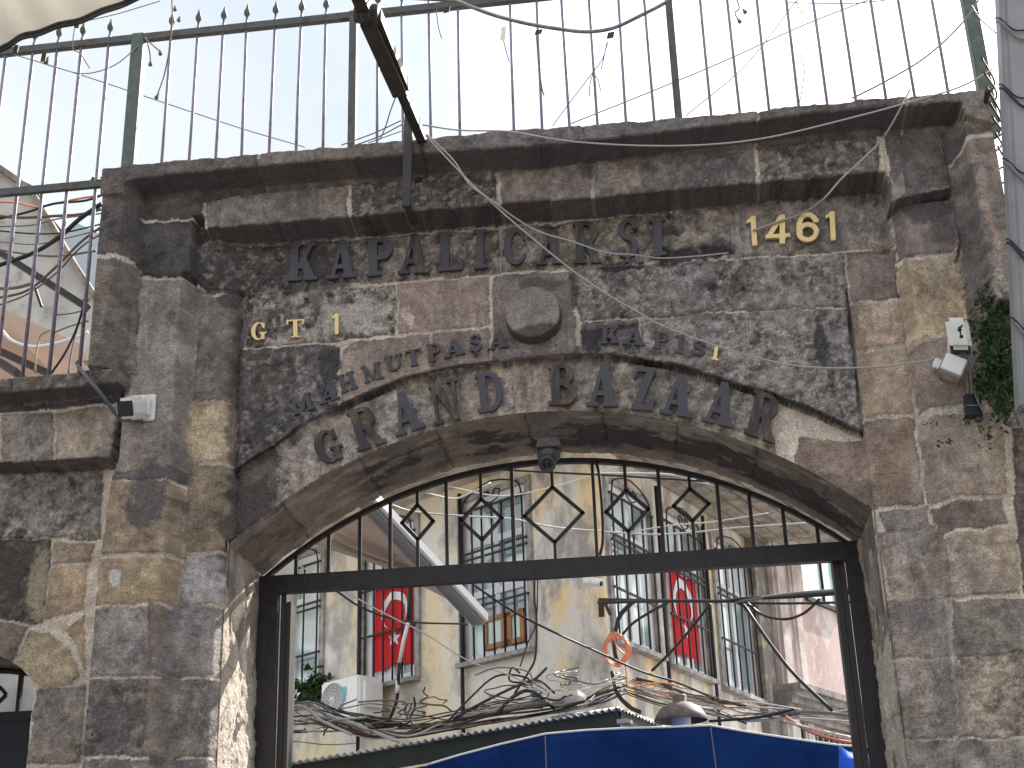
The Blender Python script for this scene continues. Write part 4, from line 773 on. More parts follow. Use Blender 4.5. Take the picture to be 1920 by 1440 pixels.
for q in ([(1808, 655, .3), (1818, 690, .28), (1822, 720, .26), (1822, 742, .24)], [(1805, 660, .3), (1832, 690, .3), (1828, 735, .28), (1840, 765, .27), (1850, 790, .24), (1832, 800, .22)], [(1815, 665, .3), (1828, 700, .3), (1834, 740, .26), (1836, 780, .22)], [(1800, 655, .3), (1812, 700, .26), (1815, 745, .22)]):
    b.tube(smooth_path([p3(*a) for a in q]), .006, 6)
tag(b.build('cable_loop', WIRE), 'loose grey leads hanging between the junction box and the adapter', 'cable')
# ------------------------------------------------------------------ iron frame in the arch
GY = .70
def q3(px, py, Y): return PV(px, py, Y)
t = empty('iron_gate', (0, GY, 0)); tag(t, 'dark iron gateway grille filling the arch, with a fanlight of bars and diamonds', 'gate')
zTa, zTb = q3(1050, 1040, GY-.04).z, q3(1050, 1083, GY-.04).z
tz = (zTa+zTb)/2-.005; th_ = .115
xl = q3(500, 1250, GY).x; xl0 = xl-.075; xr = q3(1648, 1250, GY).x-.03
b = MB(); b.box(xl0+.02, xr+.02, GY-.03, GY+.03, tz-th_/2, tz+th_/2); b.build('transom', IRON, t)
b = MB(); b.box(xl0+.015, xl0+.14, GY-.028, GY+.028, 0, tz-th_/2); b.build('jamb_post', IRON, t)
b = MB(); b.box(xr-.09, xr+.03, GY-.028, GY+.028, 0, tz-th_/2); b.build('jamb_post', IRON, t)
LEAF = mat('green_grey_iron', (.03, .045, .045), .5, .2, c2=(.05, .035, .03), scale=10)
# open gate leaves standing behind the posts, reaching a little lower than the transom
zl = q3(538, 1118, GY+.1).z
for s_, xx in ((1, xl0+.155), (-1, xr-.112)):
    l_ = MB(); l_.box(xx-.012, xx+.022, GY+.04, GY+.10, 0, zl-(0 if s_ > 0 else -.10)); l_.box(xx+(.024 if s_ > 0 else -.05), xx+(.05 if s_ > 0 else -.014), GY+.05, GY+.16, .1, zl-.05 if s_ > 0 else zl+.05); tag(l_.build('gate_leaf', LEAF), 'edge of the open %s gate leaf folded back behind its iron post' % ('left' if s_ > 0 else 'right'), 'gate leaf', 'open gate leaves')
FA = [(500, 1076), (545, 1043), (600, 1006), (640, 983), (700, 950), (760, 919), (830, 893), (900, 876), (960, 867), (1030, 861), (1130, 861), (1200, 868), (1260, 878), (1330, 898), (1400, 924), (1470, 953), (1540, 987), (1606, 1014)]
fa = [q3(x, y, GY) for x, y in FA]
A_ = np.array([(2*p.x, 2*p.z, 1) for p in fa]); b_ = np.array([p.x**2+p.z**2 for p in fa]); fcx, fcz, fcc = np.linalg.lstsq(A_, b_, rcond=None)[0]; FR = math.sqrt(fcc+fcx**2+fcz**2)
def fz(x): return fcz+math.sqrt(max(FR*FR-(x-fcx)**2, 0))
b = MB(); xs_ = np.linspace(xl0+.03, xr+.02, 48); o_ = [(x, fz(x)) for x in xs_]; i_ = [(x, max(fz(x)-.032, tz)) for x in xs_]
for k in range(47):
    (x0, z0), (x1, z1) = o_[k], o_[k+1]; w0, w1 = i_[k][1], i_[k+1][1]
    b.box8([(x0, GY-.02, w0), (x1, GY-.02, w1), (x1, GY+.02, w1), (x0, GY+.02, w0), (x0, GY-.02, z0), (x1, GY-.02, z1), (x1, GY+.02, z1), (x0, GY+.02, z0)])
b.build('arch_rail', IRON, t)
for px in (557, 617, 675, 732, 838, 963, 1242, 1352, 1411, 1472, 1533):
    x = q3(px, 1000, GY).x; b = MB(); b.box(x-.011, x+.011, GY-.011, GY+.011, tz+th_/2-.004, fz(x)-.01); b.build('bar', IRON, t)
x = q3(1117, 960, GY).x; b = MB(); b.box(x-.016, x+.004, GY-.015, GY+.015, tz, fz(x)-.01); b.build('bar', IRON, t)
b = MB(); b.tube(smooth_path([(x+.02, GY-.03, fz(x)-.03), (x+.035, GY-.04, fz(x)-.12), (x+.042, GY-.04, (fz(x)+tz)/2), (x+.035, GY-.04, tz+.15), (x+.012, GY-.035, tz+.06)]), .009, 8); tag(b.build('cable', WIREB), 'black cable tied along the middle bar of the fanlight', 'cable')
for (cx, cy, hw, hh) in ((783, 979, 31, 34), (903, 974, 40, 40), (1038, 965, 57, 54), (1176, 958, 41, 40), (1296, 947, 34, 31)):
    c = q3(cx, cy, GY); sx_ = hw/308.; sz_ = hh/296.; b = MB(); pts = [Vector((c.x+a*sx_, GY, c.z+e*sz_)) for a, e in ((0, 1), (1, 0), (0, -1), (-1, 0))]
    for k in range(4):
        p0, p1 = pts[k], pts[(k+1) % 4]; d = (p1-p0).normalized()*.008; b.bar(p0-d, p1+d, .018, .022)
    b.build('diamond', IRON, t)
    b = MB(); b.box(c.x-.010, c.x+.010, GY-.010, GY+.010, c.z+sz_+.004, fz(c.x)-.01); b.build('bar', IRON, t)
    b = MB(); b.box(c.x-.010, c.x+.010, GY-.010, GY+.010, tz+th_/2-.004, c.z-sz_-.004); b.build('bar', IRON, t)
# small side gate
t = empty('side_gate', (s_cx, .6, 0)); tag(t, 'small dark iron side gate under the low arch at the left edge', 'gate')
b = MB(); zg = sg[1][1]
zz = q3(20, 1345, .6).z
b.box(s_x0, s_x1, .57, .63, zz-.03, zz+.03); b.build('transom', IRON, t)
b = MB(); b.box(s_x0+.02, s_x1-.02, .58, .62, 0, zz-.03); b.build('door_panel', mat('navy_door', (.012, .02, .035), .5), t)
for px in (36,):
    xx = q3(px, 1310, .6).x; b = MB(); b.box(xx-.012, xx+.012, .585, .615, zz+.03, zg+.28); b.build('bar', IRON, t)
    b = MB(); b.box(xx-.5, xx-.476, .585, .615, zz+.03, zg+.28); b.build('bar', IRON, t)
b = MB(); arc_ = [Vector((s_cx+.63*math.cos(a), .6, zg+.01+.29*math.sin(a))) for a in np.linspace(0, math.pi, 20)]; b.tube(arc_, .018, 6); b.build('arch_rail', IRON, t)
b = MB(); c = q3(-2, 1303, .6)
for k in range(4):
    a0, a1 = k*math.pi/2, (k+1)*math.pi/2; b.bar(c+Vector((math.cos(a0), 0, math.sin(a0)))*.05, c+Vector((math.cos(a1), 0, math.sin(a1)))*.05, .02, .02)
b.build('diamond', IRON, t)
# ------------------------------------------------------------------ fence on top
FY = -.02
t = empty('railing', (0, FY, z_top)); tag(t, 'tall painted metal railing with spear points standing on top of the gateway', 'railing')
zr = [q3(x, y, FY).z for x, y in ((100, 88), (400, 62), (660, 34), (900, 6))]; zrail = zr[2]; zbase = z_top-.0
def at_x(px, py): return q3(px, py, FY).x
xbs = [303, 354, 404, 454, 504, 555, 606, 707, 757, 808, 862, 963, 1016, 1068, 1120, 1172, 1226, 1332, 1386, 1440, 1495, 1549, 1603, 1659, 1713, 1775]
def finial(x, z, par):
    b = MB(); b.lathe((x, FY, z), [(.007, 0), (.008, .03), (.021, .05), (.024, .07), (.012, .10), (.004, .135), (.0, .14)], 8); b.build('finial', RAIL, par)
zra = q3(150, 84, FY).z; zrb = q3(1000, -5, FY).z; xra, xrb = at_x(150, 84), at_x(1000, -5)
def railz(x): return zra+(zrb-zra)*(x-xra)/(xrb-xra)
random.seed(5)
for px in xbs:
    py = 302-(px-303)*.0985; x = at_x(px, py); b = MB(); lean = random.uniform(-.012, .012); zt = railz(x)+.05; zf = railz(x)+.055
    b.tube([(x, FY, zbase-.01), (x+lean*.5, FY+random.uniform(-.01, .01), (zbase+zf)/2), (x+lean, FY, zf)], .0105, 6); br_ = b.build('bar', BARP, t)
    finial(x+lean, zf, br_)
lb_ = []
for px, py in ((42, 705), (92, 697), (0, 640), (-55, 640), (-105, 640), (155, 668)):
    x = at_x(px, py)
    if px == 155: x = at_x(180, 320)+.01; zb = z_low
    else: zb = z_low-.02
    b = MB(); zf = railz(x)+.055; b.tube([(x, FY, zb), (x, FY, zf)], .0125, 6); br_ = b.build('bar', BARP, t); finial(x, zf, br_)
b = MB(); x0 = at_x(-120, 110); b.bar((x0, FY, railz(x0)), (3.4, FY, railz(3.4)), .045, .05); b.build('top_rail', RAIL, t)
zm = q3(90, 356, FY).z; b = MB(); b.bar((x0, FY-.02, zm-.01), (x_le+.02, FY-.02, zm), .035, .05); b.build('middle_rail', RAIL, t)
for px, py, wd, m_ in ((241, 312, .085, GREEN), (660, 270, .05, RAIL), (1272, 215, .045, RAIL), (1845, 158, .085, GREEN)):
    x = at_x(px, py); b = MB(); b.box(x-wd/2, x+wd/2, FY-.03, FY+.05, zbase-.02, railz(x)+(.03 if px != 1845 else .6)); b.build('post', m_, t, .004)
# ------------------------------------------------------------------ awning arm and its strap on the wall
t = empty('awning_mechanism', p3(775, 330, .55)); tag(t, 'dark folded awning arm running overhead from a wall bracket on the cornice', 'awning arm')
ARM = mat('arm_metal', (.05, .045, .042), .5, .3, c2=(.09, .07, .055), scale=10, lo=.5, hi=.7)
s0 = q3(762, 388, -.545); s1 = q3(768, 190, -.545)
b = MB(); b.bar(s0, s1, .052, .03, (0, 1, 0)); b.build('wall_strap', ARM, t)
b = MB(); b.box(s0.x-.02, s0.x+.02, -.53, -.28, s0.z+.015, s0.z+.045); b.build('bracket', ARM, t)
a0 = q3(792, 262, -.50); a1 = q3(748, 160, -1.15); a2 = q3(690, 30, -1.75); a3 = q3(640, -90, -2.3)
b = MB(); b.bar(a0, a1, .055, .06); b.build('lower_arm', ARM, t)
b = MB(); b.bar(a1+(a1-a2)*.05, a2, .085, .12); dd_ = (a1-a2).normalized(); b.bar(a1+(a1-a2)*.02+Vector((.045, 0, 0)), a2+Vector((.06, 0, 0)), .024, .07); b.build('upper_arm', ARM, t)
b = MB(); b.bar(a2-dd_*.02, a3, .07, .09); b.tube([a2+Vector((-.06, -.02, .01)), a2+Vector((.06, -.02, -.01))], .055, 14); b.tube([a2+Vector((-.0, -.10, -.045)), a2+Vector((0, .0, -.04))], .028, 12); b.build('elbow_joint', ARM, t)
# ------------------------------------------------------------------ awning cloths at the top of the picture
def cloth_patch(name, rows, m, par, n=10):
    """rows: list of polylines of equal length, lofted"""
    vs = [tuple(p) for r_ in rows for p in r_]; k = len(rows[0]); fs = [(i*k+j, i*k+j+1, (i+1)*k+j+1, (i+1)*k+j) for i in range(len(rows)-1) for j in range(k-1)]
    me = bpy.data.meshes.new(name); me.from_pydata(vs, [], fs); me.polygons.foreach_set('use_smooth', [True]*len(fs)); o = link(name, me, m, par)
    s = o.modifiers.new('thick', 'SOLIDIFY'); s.thickness = .006; return o
HEM = mat('dark_hem', (.03, .03, .032), .6, c2=(.07, .065, .06), scale=12)
t = empty('awning', q3(60, 20, -2.4)); tag(t, 'off-white cloth awning with a dark wavy hem in the top left corner', 'awning')
edge = [(-260, 190), (-120, 130), (0, 90), (40, 66), (75, 58), (110, 44), (150, 36), (190, 18), (230, 5), (270, -14), (330, -40), (400, -70)]
e3 = smooth_path([q3(x, y, -2.2) for x, y in edge], 4); rows = [e3]
for k in range(1, 7): rows.append([p+Vector((-.02*k, -.30*k, .10*k+.015*math.sin(i*.7+k))) for i, p in enumerate(e3)])
cloth_patch('awning_cloth', rows, CLOTH, t)
b = MB()
for k_, (r_, dz_) in enumerate(((.011, .0), (.010, .022))): b.tube([p+Vector((0, .0, -dz_)) for p in e3], r_, 6)
b.build('hem', HEM, t)
for px, py in ((82, 108), (145, 45), (30, 92)):
    p = q3(px, py, -2.2); b = MB(); b.obox(p, (.012, 0, 0), (0, .004, 0), (.002, 0, .022)); b.build('hem_tab', HEM, t)
t = empty('torn_awning', q3(1050, 40, -1.8)); tag(t, 'sagging torn canopy hem with short tabs and cords hanging across the sky', 'canopy')
edge = [(640, -14), (760, -4), (850, 2), (880, 12), (930, 30), (990, 45), (1050, 55), (1100, 60), (1150, 53), (1200, 30), (1250, 4), (1300, -30)]
e3 = smooth_path([q3(x, y, -1.8) for x, y in edge], 4)
b = MB(); b.tube(e3, .009, 6); b.tube([p+Vector((0, .01, .014)) for p in e3], .006, 6); b.build('hem', mat('grey_hem', (.16, .15, .15), .7, c2=(.26, .25, .24), scale=20), t)
for px, py, w_, h_ in ((944, 62, 10, 30), (1010, 60, 14, 10), (1145, 66, 14, 14), (838, 18, 12, 14)):
    p = q3(px, py, -1.8); b = MB(); b.obox(p, (w_/2/400, 0, .002), (0, .003, 0), (.004, 0, h_/2/400)); b.build('hem_tab', CLOTH if w_ == 10 else HEM, t)
# hanging cords
def cable(pts, r, m, label, group=None, n=6, Y=None, cat='cable', name='cable', k=6):
    b = MB(); b.tube(smooth_path([q3(p[0], p[1], p[2] if len(p) > 2 else Y) for p in pts], k), r, n); o = b.build(name, m); tag(o, label, cat, group); return o
CORD = mat('old_cord', (.22, .18, .15), .9, c2=(.12, .10, .09), scale=40)
hc = 'frayed cords hanging from the railing and canopies'
for i, (pts, lb) in enumerate([([(322, -5, -1), (323, 40, -1), (318, 90, -1), (308, 140, -1), (295, 178, -1)], 'frayed cord hanging over the left railing bars'), ([(944, 75, -1.7), (950, 100, -1.7), (955, 115, -1.7)], 'short twist of cloth hanging below the torn hem'),
 ([(1006, 62, -1.7), (1010, 120, -1.7), (1016, 165, -1.7), (1020, 178, -1.7)], 'cord hanging from the middle tab of the torn hem'), ([(1140, 78, -1.7), (1130, 110, -1.7), (1112, 135, -1.7), (1070, 190, -1.4), (1036, 236, -1.1)], 'thin cord running down left from the right tab of the hem'),
 ([(1138, 80, -1.7), (1133, 105, -1.7), (1127, 130, -1.7)], 'short cord end below the right tab'), ([(1112, 136, -1.65), (1106, 160, -1.65), (1105, 180, -1.65)], 'short cord end beside the knot in the thin cord'), ([(1112, 136, -1.65), (1122, 152, -1.65), (1126, 170, -1.65)], 'frayed cord end right of the knot in the thin cord'), ([(818, 20, -1.7), (822, 50, -1.7), (828, 72, -1.7)], 'small cord hanging left of the torn hem'),
 ([(140, 52, -2.1), (136, 90, -2.1), (150, 100, -2.1), (168, 128, -2.1)], 'cord hanging from the dark hem tab at the left'), ([(272, 70, -.3), (280, 95, -.3), (282, 118, -.3)], 'tassel cord tied at the left green post'), ([(272, 72, -.3), (290, 88, -.3), (300, 96, -.3)], 'second tassel cord at the left green post'), ([(1500, 100, -.6), (1508, 130, -.6), (1506, 155, -.6), (1500, 190, -.6)], 'thin frayed wire strand hanging between the right bars'),
 ([(1380, -5, -.8), (1386, 15, -.8), (1378, 25, -.8), (1388, 42, -.8)], 'knotted cord ends hanging at the top, left of centre right'), ([(1492, 0, -.8), (1500, 20, -.8), (1508, 25, -.8)], 'short twisted string at the top right bars')]):
    cable(pts, .0045 if i in (0, 2, 9, 10, 12) else .0028, CORD, lb, hc, 5, cat='cord', name='cord')
for px, py in ((88, 112), (282, 118), (300, 98), (328, 15), (336, 35), (1385, 38), (295, 180), (1395, 20)):
    c = q3(px, py, -.5 if px > 250 else -2.1); b = MB(); b.lathe(c, [(.002, .02), (.008, .005), (.014, -.015), (.010, -.022), (0, -.02)], 8, (random.uniform(-.5, .5), 0, 1)); tag(b.build('tassel', CORD), 'small frayed tassel of cord knotted near the railing', 'tassel', 'cord tassels by the railing')
# ------------------------------------------------------------------ cables in front of the wall
fw = 'cables crossing the face of the gateway'
cable([(798, 254, -.62), (870, 330, -.6), (935, 392, -.55), (1000, 448, -.5), (1080, 512, -.45), (1152, 560, -.42), (1193, 583, -.41), (1226, 603, -.4), (1281, 626, -.39), (1343, 648, -.38), (1400, 665, -.36), (1480, 684, -.35), (1560, 690, -.34), (1640, 688, -.33), (1700, 682, -.32), (1752, 674, -.28)], .005, WIREL, 'long grey cable sagging from the awning arm to the right junction box', fw)
cable([(800, 252, -.62), (850, 300, -.6), (880, 345, -.6), (925, 378, -.58), (965, 408, -.5), (1010, 434, -.45), (1070, 452, -.42), (1105, 464, -.4), (1135, 474, -.35), (1190, 478, -.3), (1240, 484, -.2), (1310, 480, -.12), (1366, 474, -.09)], .005, WIREL, 'grey cable dropping from the arm and ending under the upper line of letters', fw)
cable([(780, 232, -.62), (860, 244, -.6), (950, 246, -.62), (1010, 256, -.62), (1080, 266, -.62), (1200, 273, -.62), (1330, 271, -.62), (1450, 256, -.62), (1600, 220, -.62), (1700, 193, -.62), (1800, 163, -.62), (1860, 130, -.6)], .0052, WIREL, 'thin grey cable strung along the whole cornice', fw)
cable([(1706, 168, -.58), (1690, 200, -.6), (1668, 240, -.5), (1650, 266, -.4), (1610, 305, -.38), (1575, 338, -.36), (1545, 372, -.33), (1508, 398, -.12), (1470, 412, -.1), (1412, 432, -.1)], .0062, WIREL, 'grey cable hanging off the right cornice down to the brass year', fw)
sw = 'wires strung across the sky behind the railing'
for i, (pts, lb, r) in enumerate([([(25, 102, -.1), (150, 140, 0), (300, 190, .2), (450, 240, .4), (572, 276, .5)], 'thin wire slanting down across the left sky', .004), ([(60, 112, -.1), (110, 128, -.1), (160, 138, -.1), (215, 122, -.1), (262, 84, -.05)], 'wire looping under the left top rail', .004),
 ([(640, 272, -.3), (700, 250, -.4), (752, 226, -.5)], 'upper short wire left of the arm foot', .0045), ([(660, 274, -.3), (710, 256, -.4), (756, 232, -.5)], 'second short wire left of the arm foot', .0045), ([(690, 268, -.3), (752, 246, -.5)], 'lowest short wire left of the arm foot', .0035), ([(742, 182, -.7), (732, 208, -.6), (722, 240, -.5), (712, 262, -.4)], 'bluish cord hanging beside the arm', .0045),
 ([(1070, 232, 1), (1200, 180, 1), (1350, 118, 1), (1500, 50, 1), (1640, -5, 1)], 'straight wire rising to the right behind the bars', .005), ([(1285, 218, 1), (1400, 120, 1), (1500, -8, 1)], 'steep thin wire behind the right bars', .004), ([(1598, 184, -.1), (1650, 158, -.2), (1720, 118, -.2), (1770, 78, -.2), (1810, 36, -.2), (1840, -8, -.2)], 'dark wire curving up to the right green post', .006),
 ([(1822, 10, -.3), (1840, 38, -.4), (1868, 62, -.5)], 'short wire from the right green post to the downpipe', .004), ([(1474, 5, 0), (1600, 6, 0), (1700, -5, 0)], 'faint wire along the top right edge', .004), ([(300, 2, .2), (220, 26, .2), (150, 42, .2)], 'thin line beside the dark hem at top left', .004)]):
    cable(pts, r, WIRE, lb, sw, 5)
# ------------------------------------------------------------------ downpipe at the right edge with tied cables
PIPE = mat('galvanised_pipe', (.33, .33, .33), .55, .05, c2=(.27, .27, .275), scale=4, bump=.1)
t = empty('downpipe', q3(1910, 400, -.75)); tag(t, 'grey square metal downpipe with cables tied along it at the right edge', 'downpipe')
pa, pb = q3(1869, 0, -.75), q3(1907, 770, -.75); pdn = (pb-pa).normalized(); pside = Vector((1, 0, 0)); pside = (pside-pdn*pside.dot(pdn)).normalized(); off_ = pside*.085+Vector((0, 0, 0)); xp = (pa.x+pb.x)/2
b = MB(); b.bar(pa-pdn*1.2+off_, pb+off_, .17, .13, (0, 1, 0)); b.build('pipe', PIPE, t, .012)
b = MB(); b.bar(pa-pdn*1.2+off_+Vector((.0, -.072, 0)), pb+off_+Vector((.0, -.072, 0)), .10, .02, (0, 1, 0)); b.build('pipe_rib', PIPE, t, .006)
b = MB(); b.bar(pb+off_-pdn*.02, pb+off_+pdn*.22+Vector((.13, .12, 0)), .16, .13, (0, 1, 0)); b.build('elbow', PIPE, t, .012)
for i, yy in enumerate((50, 185, 330, 480, 620)):
    e_ = pa+(pb-pa)*(yy/770.); cb_ = MB(); cb_.tube(smooth_path([e_+Vector((-.012, -.02, 0)), e_+Vector((-.005, -.085, -.05)), e_+Vector((.05, -.10, -.16)), e_+Vector((.09, -.10, -.19)), e_+Vector((.17, -.09, -.16))]), .008, 6); cb_.build('cable', WIREB if i % 2 else WIRE, t)
    cb_ = MB(); cb_.tube(smooth_path([e_+Vector((-.012, -.01, .03)), e_+Vector((-.008, -.08, -.02)), e_+Vector((.06, -.095, -.12)), e_+Vector((.17, -.09, -.11))]), .005, 6); cb_.build('cable', WIREB, t)
b = MB()
for k in range(7):
    z0 = q3(1870, 150+k*28, -.5).z; b.tube(smooth_path([(x_re-.01, -.3, z0), (x_re+.06, -.45, z0+.03*math.sin(k*2)), (xp+.02, -.68, z0+.05)]), .006, 5)
b.tube([(x_re+.02, -.3, q3(1870, 190, -.4).z), (xp+.02, -.68, q3(1870, 185, -.6).z)], .018, 6)
tag(b.build('cable_tangle', WIREB, None), 'tangle of dark cables between the cornice end and the downpipe', 'cables')
# ------------------------------------------------------------------ plants
LEAFM = mat('leaf_green', (.05, .10, .03), .6, c2=(.022, .05, .016), scale=30, trans=.3)
def foliage(name, c, rad, n, sz, label, seed=1, par=None):
    rs = random.Random(seed); b = MB(); c = Vector(c)
    clus = [c+Vector((rs.gauss(0, rad[0]*.5), rs.gauss(0, rad[1]*.4), rs.gauss(0, rad[2]*.5))) for _ in range(max(3, n//28))]
    for _ in range(n):
        q = rs.choice(clus)+Vector((rs.gauss(0, rad[0]*.2), rs.gauss(0, rad[1]*.2), rs.gauss(0, rad[2]*.14)))
        d = Vector((rs.gauss(0, 1), rs.gauss(0, 1)-.5, rs.gauss(0, 1))).normalized(); a = d.orthogonal().normalized(); a = (a*math.cos(rs.random()*6.3)+d.cross(a)*math.sin(rs.random()*6.3)); e = d.cross(a); s = sz*rs.uniform(.6, 1.3)
        b.add([q-a*s, q-a*s*.2+e*s*.55, q+a*s, q-a*s*.2-e*s*.55, q+d*s*.15], [(0, 4, 1), (1, 4, 2), (2, 4, 3), (3, 4, 0)], True)
    return b.build('leaves', LEAFM, par)
t = empty('wall_shrub', q3(1865, 680, -.35)); tag(t, 'green leafy shrub growing out of the wall beside the downpipe', 'shrub')
foliage('leaves', q3(1872, 675, -.36), (.11, .13, .34), 2200, .017, '', 3, t)
b = MB()
for k in range(6): b.tube(smooth_path([q3(1888-k*3, 790-k*8, -.25), q3(1880-k*6, 720-k*6, -.36), q3(1862+k*6, 640-k*10, -.42)]), .006, 5)
b.build('stem', mat('twig', (.06, .045, .03), .9), t)
for i, (px, py, n, rx, lb) in enumerate(((1800, 790, 40, .03, 'tiny sprig of leaves below the black adapter'), (1765, 818, 50, .06, 'thin trailing sprig on the joint below the adapter'), (1760, 838, 20, .012, 'little green tuft on the right pilaster'), (149, 684, 46, .03, 'small bright green tuft at the corner of the low coping'), (178, 342, 40, .02, 'knot of green string on the middle rail'))):
    t = empty('sprig', q3(px, py, -.24 if px > 1000 else -.42)); tag(t, lb, 'sprig'); foliage('leaves', t.location, (rx*1.6, .02, rx*1.5), n, .009, '', 20+i, t)
# ------------------------------------------------------------------ corner building beyond the gate
class Fr:
    """an upright facade plane through p0 running along azimuth az; n = outward normal"""
    def __init__(s, p0, az):
        s.o = Vector((p0[0], p0[1], 0)); a = math.radians(az); s.u = Vector((math.cos(a), math.sin(a), 0)); s.n = Vector((math.sin(a), -math.cos(a), 0))
    def hit(s, px, py, off=0.):
        d = Vector(ray(px, py)); c = Vector(CAM); o = s.o+s.n*off; return c+d*((o-c).dot(s.n)/d.dot(s.n))
    def uz(s, px, py, off=0.):
        h = s.hit(px, py, off); return (h-s.o).dot(s.u), h.z
    def p(s, u, z, off=0.): return s.o+s.u*u+s.n*off+Vector((0, 0, z))
    def box(s, b, u0, u1, z0, z1, n0, n1):
        b.obox(s.p((u0+u1)/2, (z0+z1)/2, (n0+n1)/2), s.u*((u1-u0)/2), s.n*((n1-n0)/2), Vector((0, 0, (z1-z0)/2)))
LF = Fr(P(1090, 1200, 5.2), -38); RF = Fr(P(1150, 1200, 5.25), 67)
PLAST = mat('old_yellow_plaster', (.78, .74, .68), .9, c2=(.78, .66, .45), scale=1.3, lo=.46, hi=.60, c3=(.40, .38, .36), s3=2.4, lo3=.49, hi3=.64, bump=.6, bscale=14, stretch=(1, 1, .7), bdist=.03)
PLAST2 = mat('stained_yellow_plaster', (.70, .67, .61), .9, c2=(.78, .60, .32), scale=1.8, lo=.47, hi=.58, c3=(.33, .31, .29), s3=3.2, lo3=.47, hi3=.62, bump=.7, bscale=16, stretch=(1, 1, .5), bdist=.03)
SILLM = mat('sill_stone', (.42, .40, .38), .8, c2=(.22, .21, .20), scale=7, bump=.3)
FRAME = mat('white_window_frame', (.72, .73, .76), .45)
GLASS = mat('window_glass', (.26, .33, .35), .06, spec=.9, c2=(.70, .80, .80), scale=1.6, lo=.46, hi=.54, detail=1)
DARKIN = mat('dark_room', (.02, .02, .022), .9)
BARM = mat('window_bar_iron', (.022, .02, .022), .6)
bld = empty('corner_building', LF.p(0, 0)); tag(bld, 'old two sided corner building with peeling yellow plaster and barred windows behind the gate', 'building')
def win_rect(fr, l, r, top, bot):
    """l, r: x px at the height of the middle row; top/bot: (x,y) px"""
    ym = (top[1]+bot[1])/2; u0, _ = fr.uz(l[0], l[1]); u1, _ = fr.uz(r[0], r[1]); _, z1 = fr.uz(*top); _, z0 = fr.uz(*bot); return u0, u1, z0, z1
WL = [win_rect(LF, (500, 1200), (602, 1200), (580, 1010), (570, 1322)), win_rect(LF, (688, 1190), (781, 1190), (745, 960), (740, 1279)), win_rect(LF, (872, 1100), (993, 1100), (930, 925), (930, 1232))]
WR = [win_rect(RF, (1146, 1100), (1222, 1100), (1180, 930), (1200, 1219)), win_rect(RF, (1250, 1120), (1316, 1120), (1285, 985), (1295, 1262)), win_rect(RF, (1345, 1150), (1408, 1150), (1372, 1035), (1385, 1300))]
WL[0] = WL[0][:3]+(WL[2][3],); WL[1] = WL[1][:3]+(WL[2][3],)
_, z_e1 = LF.uz(900, 893); _, z_e2 = RF.uz(1300, 985)
z_e = max((z_e1+z_e2)/2, WL[2][3]+.2, WR[0][3]+.12); print('eaves', z_e1, z_e2, z_e, WL, WR)
uLend = LF.uz(1010, 1150)[0]; uRst = RF.uz(1140, 1150)[0]; uRend = RF.uz(1446, 1150)[0]
ZT = z_e+.05
def wall_with_holes(fr, u0, u1, rects, m, thick=.35):
    loops = [[(u0, 0), (u1, 0), (u1, ZT), (u0, ZT)]]+[[(a, c), (a, d), (b, d), (b, c)] for a, b, c, d in rects]
    me = fill2d(loops, thick)
    for v in me.vertices: x, y, z = v.co; v.co = fr.p(x, y, -thick/2+z)-bld.location
    me.name = 'wall'; o = bpy.data.objects.new('wall', me); col.objects.link(o); me.materials.append(m); o.parent = bld; return o
wall_with_holes(LF, -9, uLend, WL, PLAST); wall_with_holes(RF, uRst, uRend, WR, PLAST2)
# rounded corner
A = LF.p(uLend, 0); B = RF.p(uRst, 0)
# intersection of the two facade lines
d_ = LF.u.x*RF.u.y-LF.u.y*RF.u.x; tt = ((B-A).x*RF.u.y-(B-A).y*RF.u.x)/d_; K = A+LF.u*tt
n_c, n_z = 26, 60; vs = []
for i in range(n_c+1):
    t_ = i/n_c; q = A*(1-t_)**2+K*2*t_*(1-t_)+B*t_*t_
    for j in range(n_z+1): vs.append((q.x, q.y, ZT*j/n_z))
b = MB(); b.add(vs, [(i*(n_z+1)+j, (i+1)*(n_z+1)+j, (i+1)*(n_z+1)+j+1, i*(n_z+1)+j+1) for i in range(n_c) for j in range(n_z)], True); co_ = b.build('rounded_corner', PLAST2, bld)
b = MB(); b.box8([Vector(LF.p(-9, 0, -.36)), A-LF.n*.36, B-RF.n*.36, RF.p(uRend, 0, -.36)]+[Vector(q)+Vector((0, 0, ZT-.01)) for q in (LF.p(-9, 0, -.36), A-LF.n*.36, B-RF.n*.36, RF.p(uRend, 0, -.36))])
b.build('interior', DARKIN, bld)
